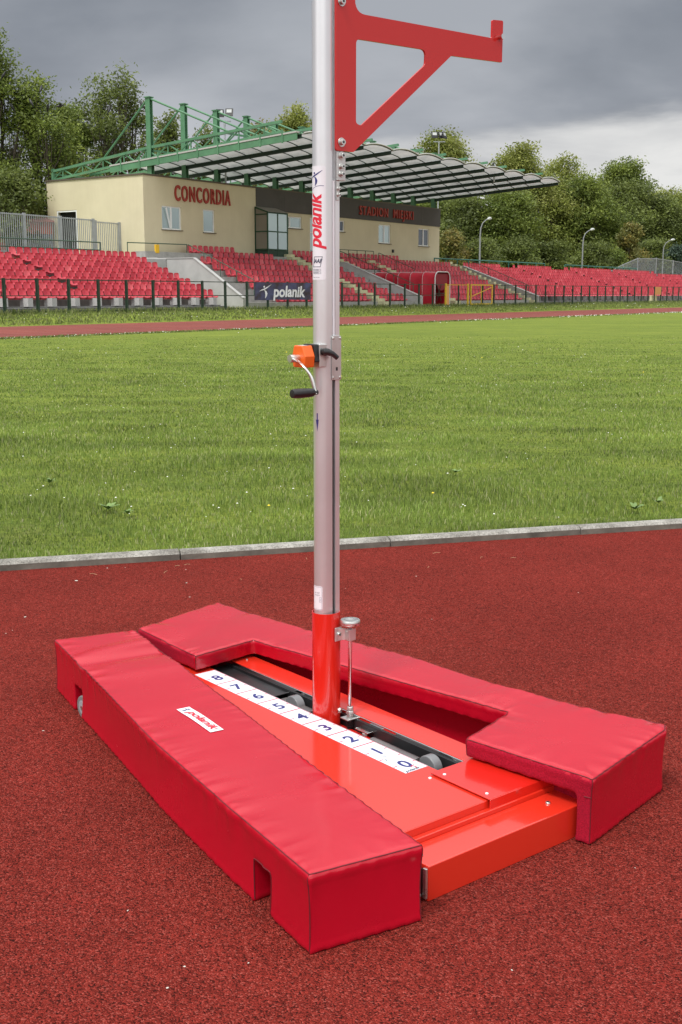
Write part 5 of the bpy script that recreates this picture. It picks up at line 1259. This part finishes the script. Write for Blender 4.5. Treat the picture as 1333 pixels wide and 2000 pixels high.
# ================================================================== TREES
def tree(name, px, top, halfw, Zd, label, cols, dens=1.0, low=.30, sparse=0.0, lobes=6, leaf=.135, base=1.0, seed=0, lean=0.0, group='trees around the stadium', frac=1.0):
    rnd = random.Random(seed); rg = np.random.default_rng(seed)
    Zd = dz(px, Zd); leaf = leaf * (Zd / 95) ** .7
    tp = pix(px, top, Zd); H_ = tp.z - base; Rw = halfw * Zd / 2320.0
    root = empty(name, (tp.x, Zd, base)); tag(root, label, 'shrub' if 'shrub' in name or 'hedge' in name else 'tree', group)
    mbt = MB(); tr = .018 * H_ + .06
    if lobes == 1:
        mbt.tube((0, 0, -.5), (0, 0, H_ * .5), tr, 8, r2=tr * .5)
        L_ = [(Vector((0, 0, H_ * (low + 1) / 2)), Vector((Rw, Rw, H_ * (1 - low) / 2)))]
    else:
        L_ = []
        for i in range(lobes):
            a = i * 2.4 + rnd.uniform(0, 1); q = (i + .6) / lobes; zc = H_ * (low + (1 - low) * (.14 + .70 * q)); rr = Rw * (.66 * sin(pi * (.24 + .52 * q)) ) * rnd.uniform(.55, 1.0)
            sz_ = Rw * rnd.uniform(.42, .60) * (1.10 - .22 * q)
            c = Vector((cos(a) * rr, sin(a) * rr, zc)); hh = min(sz_ * rnd.uniform(.8, 1.15), H_ - zc, zc - H_ * low * .8)
            L_.append((c, Vector((sz_, sz_, max(.8, hh)))))
        c = Vector((rnd.uniform(-.1, .1) * Rw, 0, H_ * .90)); L_.append((c, Vector((Rw * .46, Rw * .46, H_ * .10))))
    fork = Vector((rnd.uniform(-.1, .1), rnd.uniform(-.1, .1), H_ * max(.12, low * .75)))
    mbt.path([(0, 0, -.6), tuple(fork * .5 + Vector((.1, 0, 0))), tuple(fork)], tr, 8, radii=[tr * 1.25, tr, tr * .85])
    cl = []; per = max(4, int((34 if sparse < .3 else 24) * dens))
    for c, sz_ in L_:
        mid = fork.lerp(c, .5) + Vector((rnd.uniform(-.3, .3), rnd.uniform(-.3, .3), rnd.uniform(0, .6)))
        mbt.path([tuple(fork - Vector((0, 0, .2))), tuple(mid), tuple(c)], tr, 6, radii=[tr * .55, tr * .36, tr * .14])
        for j in range(per):
            d_ = Vector((rnd.gauss(0, 1), rnd.gauss(0, 1), rnd.gauss(0, 1))).normalized() * (rnd.random() ** .45)
            p = c + Vector((d_.x * sz_.x, d_.y * sz_.y, d_.z * sz_.z)); cl.append(p)
            if j % 2 == 0:
                m2 = mid.lerp(p, .5) + Vector((0, 0, rnd.uniform(-.2, .3))); mbt.path([tuple(mid.lerp(c, rnd.random() * .8)), tuple(m2), tuple(p)], .03, 4, radii=[tr * .20, tr * .12, .012])
    cl = np.array([p[:] for p in cl]); nl = int((100 if sparse < .3 else 62) * frac)
    cs = Rw * (.105 if sparse < .3 else .085) + .14
    ctr = np.repeat(cl, nl, 0); pos = ctr + rg.normal(0, 1, ctr.shape) * cs * np.array([1, 1, .72])
    tone = np.repeat(rg.uniform(.72, 1.28, (len(cl), 1)), nl, 0) * rg.uniform(.75, 1.25, (len(pos), 1))
    base_c = np.array(cols)[np.repeat(rg.integers(0, len(cols), len(cl)), nl)] * tone
    n_ = len(pos); nrm = rg.normal(0, 1, (n_, 3)); nrm[:, 2] = np.abs(nrm[:, 2]) + .35; nrm /= np.linalg.norm(nrm, axis=1)[:, None]
    t1 = np.cross(nrm, rg.normal(0, 1, (n_, 3))); t1 /= np.linalg.norm(t1, axis=1)[:, None] + 1e-9; t2 = np.cross(nrm, t1)
    sc = leaf * rg.uniform(.6, 1.25, (n_, 1)); V = np.stack([pos - t1 * sc, pos - t2 * sc * .5, pos + t1 * sc, pos + t2 * sc * .5], 1).reshape(-1, 3)
    T = np.ones((n_, 4, 4)); T[:, :, :3] = base_c[:, None, :]
    mbt.build('trunk', 'bark', root, smooth=True)
    raw_mesh('crown', V, np.arange(n_ * 4).reshape(-1, 4), 4, 'leaves', T.reshape(-1, 4), root)
G1 = [(.175, .225, .048), (.22, .27, .06), (.13, .175, .042)]; G2 = [(.15, .185, .05), (.18, .22, .055), (.115, .145, .045)]; G3 = [(.26, .29, .07), (.22, .26, .06), (.30, .32, .09)]; G4 = [(.23, .23, .075), (.27, .22, .06), (.18, .19, .06)]
T_ = [ # px, top, halfw, depth, colours, label, kwargs
 (-20, 62, 75, 60, G1, 'tall open crowned ash at the left edge of the picture', dict(sparse=1, lobes=9, low=.22, dens=1.1)),
 (78, 142, 88, 58, G1, 'bright green loose tree full of rooks, second from the left', dict(sparse=1, lobes=10, low=.20, dens=1.25)),
 (142, 205, 45, 66, G1, 'smaller green tree filling the gap between the rook trees', dict(lobes=6, low=.2)),
 (232, 132, 80, 62, G2, 'dark ragged ash with bare limbs behind the leftmost canopy mast', dict(sparse=1, lobes=10, low=.18, dens=1.15)),
 (20, 330, 70, 56, G2, 'dark low tree behind the left palisade', dict(lobes=7, low=.25, sparse=1)),
 (160, 335, 80, 62, G2, 'dark leafy tree low behind the building roof corner', dict(lobes=8, low=.1, sparse=1)),
 (330, 222, 55, 64, G2, 'narrow dark tree between the first two canopy masts', dict(sparse=1, lobes=7, low=.2)),
 (412, 248, 55, 68, G2, 'thin dark tree behind the pair of floodlights', dict(sparse=1, lobes=6, low=.2, dens=.8)),
 (505, 236, 45, 72, G4, 'yellowish thin treetop above the canopy left of the post', dict(sparse=1, lobes=6, low=.3, dens=.8)),
 (578, 207, 55, 76, G3, 'round olive treetop directly left of the silver post', dict(lobes=7, low=.4)),
 (865, 254, 70, 70, G3, 'pale green tree behind the floodlight cluster on its pole', dict(lobes=8, low=.25, sparse=.2)),
 (1010, 282, 72, 66, G3, 'tall pale crowned tree rising above the canopy front tip', dict(lobes=8, low=.3)),
 (1105, 300, 58, 74, G3, 'thin airy treetop just right of the tall pale tree', dict(sparse=1, lobes=7, low=.3, dens=.9)),
 (1213, 313, 70, 68, G1, 'tall rounded tree with two light tops near the right edge', dict(lobes=8, low=.3)),
 (1325, 372, 72, 70, G3, 'pale tree cut off by the right edge of the picture', dict(lobes=7, low=.2)),
 (905, 385, 72, 62, G2, 'dark tree directly behind the right end of the building', dict(lobes=8, low=.12)),
 (985, 372, 80, 58, G1, 'broad green tree behind the nearest street lamp', dict(lobes=9, low=.15)),
 (1065, 350, 78, 64, G3, 'light green tree between the two nearer street lamps', dict(lobes=9, low=.15)),
 (1148, 345, 86, 60, G1, 'big dense green tree behind the middle street lamp', dict(lobes=10, low=.10)),
 (1240, 362, 86, 64, G2, 'large dark green tree behind the sloping palisade end', dict(lobes=10, low=.08)),
 (1300, 388, 76, 60, G2, 'dense dark tree above the palisade at the right', dict(lobes=9, low=.08)),
 (745, 330, 60, 72, G2, 'dark tree seen under the canopy right of the post', dict(lobes=7, low=.2)),
 (835, 378, 50, 66, G1, 'green tree filling the gap beneath the canopy near the building end', dict(lobes=7, low=.1)),
]
for i, (px, top, hw, Zd, cl_, lab, kw) in enumerate(T_): tree('tree', px, top, hw, Zd, lab, cl_, seed=100 + i, base=.8, **kw)
SH = [(885, 452, 36, 55, G4, 'reddish autumn shrub beside the building end'), (945, 470, 45, 54, G2, 'dark shrub behind the first street lamp'), (1010, 468, 48, 55, G2, 'dark green shrub behind the teal railing, under the tall pale tree'),
      (1085, 474, 48, 54, G2, 'dark shrub under the light green tree'), (1165, 478, 48, 55, G2, 'dark shrub behind the middle street lamp'), (1238, 438, 30, 53, G4, 'yellow and orange leaved shrub behind the palisade slope'),
      (1322, 482, 30, 56, [(.10, .14, .10), (.08, .12, .09)], 'bluish conifer shrub at the right edge'), (1205, 490, 36, 53, G1, 'light green shrub left of the palisade slope'), (1275, 470, 40, 56, G2, 'dark shrub behind the grey palisade')]
for i, (px, top, hw, Zd, cl_, lab) in enumerate(SH): tree('shrub', px, top, hw, Zd, lab, cl_, seed=300 + i, lobes=5, low=.02, base=1.0, group='shrubs behind the terraces', leaf=.12, frac=.7)

# rooks sitting in the left trees, a few in the air
def bird_mesh(fly=False):
    mb = MB(); mb.path([(-.30, 0, -.10), (-.20, 0, -.05), (-.05, 0, .02), (.08, 0, .08), (.14, 0, .13), (.19, 0, .16), (.25, 0, .15), (.32, 0, .13)], .05, 8, radii=[.03, .05, .10, .085, .055, .055, .03, .006])
    if fly:
        for sgn in (-1, 1): mb.add([(.06, 0, .06), (.10, sgn * .28, .18), (.0, sgn * .52, .16), (-.10, sgn * .30, .12), (-.08, 0, .03)], [(0, 1, 2, 3, 4)])
    else: mb.add([(-.05, .07, .06), (-.20, .07, -.06), (-.42, .0, -.16), (-.18, .02, -.12), (-.05, -.07, .06), (-.20, -.07, -.06), (-.18, -.02, -.12)], [(0, 1, 2, 3), (4, 5, 2, 6)])
    me = mb.mesh('rook'); me.materials.append(MATS['crow']); me.polygons.foreach_set('use_smooth', [True] * len(me.polygons)); return me
bm0, bm1 = bird_mesh(), bird_mesh(True)
BD = [(8, 148, 0, 'black rook perched highest at the left edge treetop'), (81, 174, 0, 'black rook perched in the top of the bright green tree'), (61, 201, 0, 'black rook perched left of centre in the bright green tree'), (24, 211, 0, 'black rook perched low at the left edge tree'),
      (94, 211, 0, 'black rook perched in the middle of the bright green tree'), (118, 208, 1, 'black rook spreading its wings at the right side of the bright tree'), (214, 213, 0, 'black rook perched in the dark ragged tree'), (277, 205, 0, 'black rook perched beside the leftmost canopy mast top')]
for i, (px, py, fl, lab) in enumerate(BD):
    q = pix(px, py, 71); o = bpy.data.objects.new('rook', bm1 if fl else bm0); C.objects.link(o); o.location = q; o.rotation_euler = (0, -.5 if not fl else .2, i * 1.3); o.scale = (.85,) * 3; tag(o, lab, 'bird', 'rooks in the left trees')

# houses glimpsed behind
def house(px, py_eave, Zd, wdt, lab, wall, yaw=.2, D=7.0, rh=2.4):
    q = pix(px, py_eave, Zd); o = empty('house', (q.x, Zd, .41), yaw); tag(o, lab, 'house'); h = max(2.2, q.z - .41); w2 = wdt / 2
    mb = MB(); wins = [(-w2 + wdt * a, -w2 + wdt * a + 1.1, h - 2.0, h - .7) for a in (.12, .42, .70)]; wall_openings(mb, wins, -w2, w2, 0, h, 0, .15); mb.add([(-w2, 0, 0), (-w2, D, 0), (w2, D, 0), (w2, 0, 0), (-w2, 0, h), (-w2, D, h), (w2, D, h), (w2, 0, h)], [(0, 4, 5, 1), (1, 5, 6, 2), (2, 6, 7, 3)]); mb.build('wall', wall, o, fix=False)
    for a, b, c, d in wins: MB().box(a, b, .12, .14, c, d).build('window', 'glass', o)
    mb = MB(); mb.prism([(-.25, h - .02), (D / 2, h + rh), (D + .25, h - .02)], -w2 - .3, w2 + .3, axis='x'); ro = mb.build('roof', 'roof_red', o); MB().box(.3, .3 + rh * .25, D * .35, D * .35 + .4, h + rh * .4, h + rh * 1.25).build('chimney', 'brick_wall', ro)
house(48, 432, dz(48, 55.2), 2.9, 'brick red outbuilding glimpsed through the left palisade', 'brick_wall', .5, 2.0, .35); house(1055, 478, 190, 14, 'white house with red roof glimpsed between the right trees', 'white_wall', -.1); house(880, 482, 150, 10, 'pale house glimpsed beside the right end of the building', 'white_wall', .1)
wt = pix(57, 478, 74); o = empty('white_tank', (wt.x, 74, 2.9)); tag(o, 'small white curved object between the left palisade and the railing', 'dish')
MB().path([(-.25, 0, wt.z - 2.9 + .1), (-.1, 0, wt.z - 2.9 + .02), (.12, 0, wt.z - 2.9 - .05), (.3, 0, wt.z - 2.9 - .2)], .1, 8, radii=[.04, .12, .14, .05]).build('dish_body', 'white_wall', o, smooth=True)
MB().tube((0, 0, 0), (0, 0, wt.z - 3.0), .04, 6).build('stand', 'galvanised', o)
print('objects', len(bpy.data.objects))
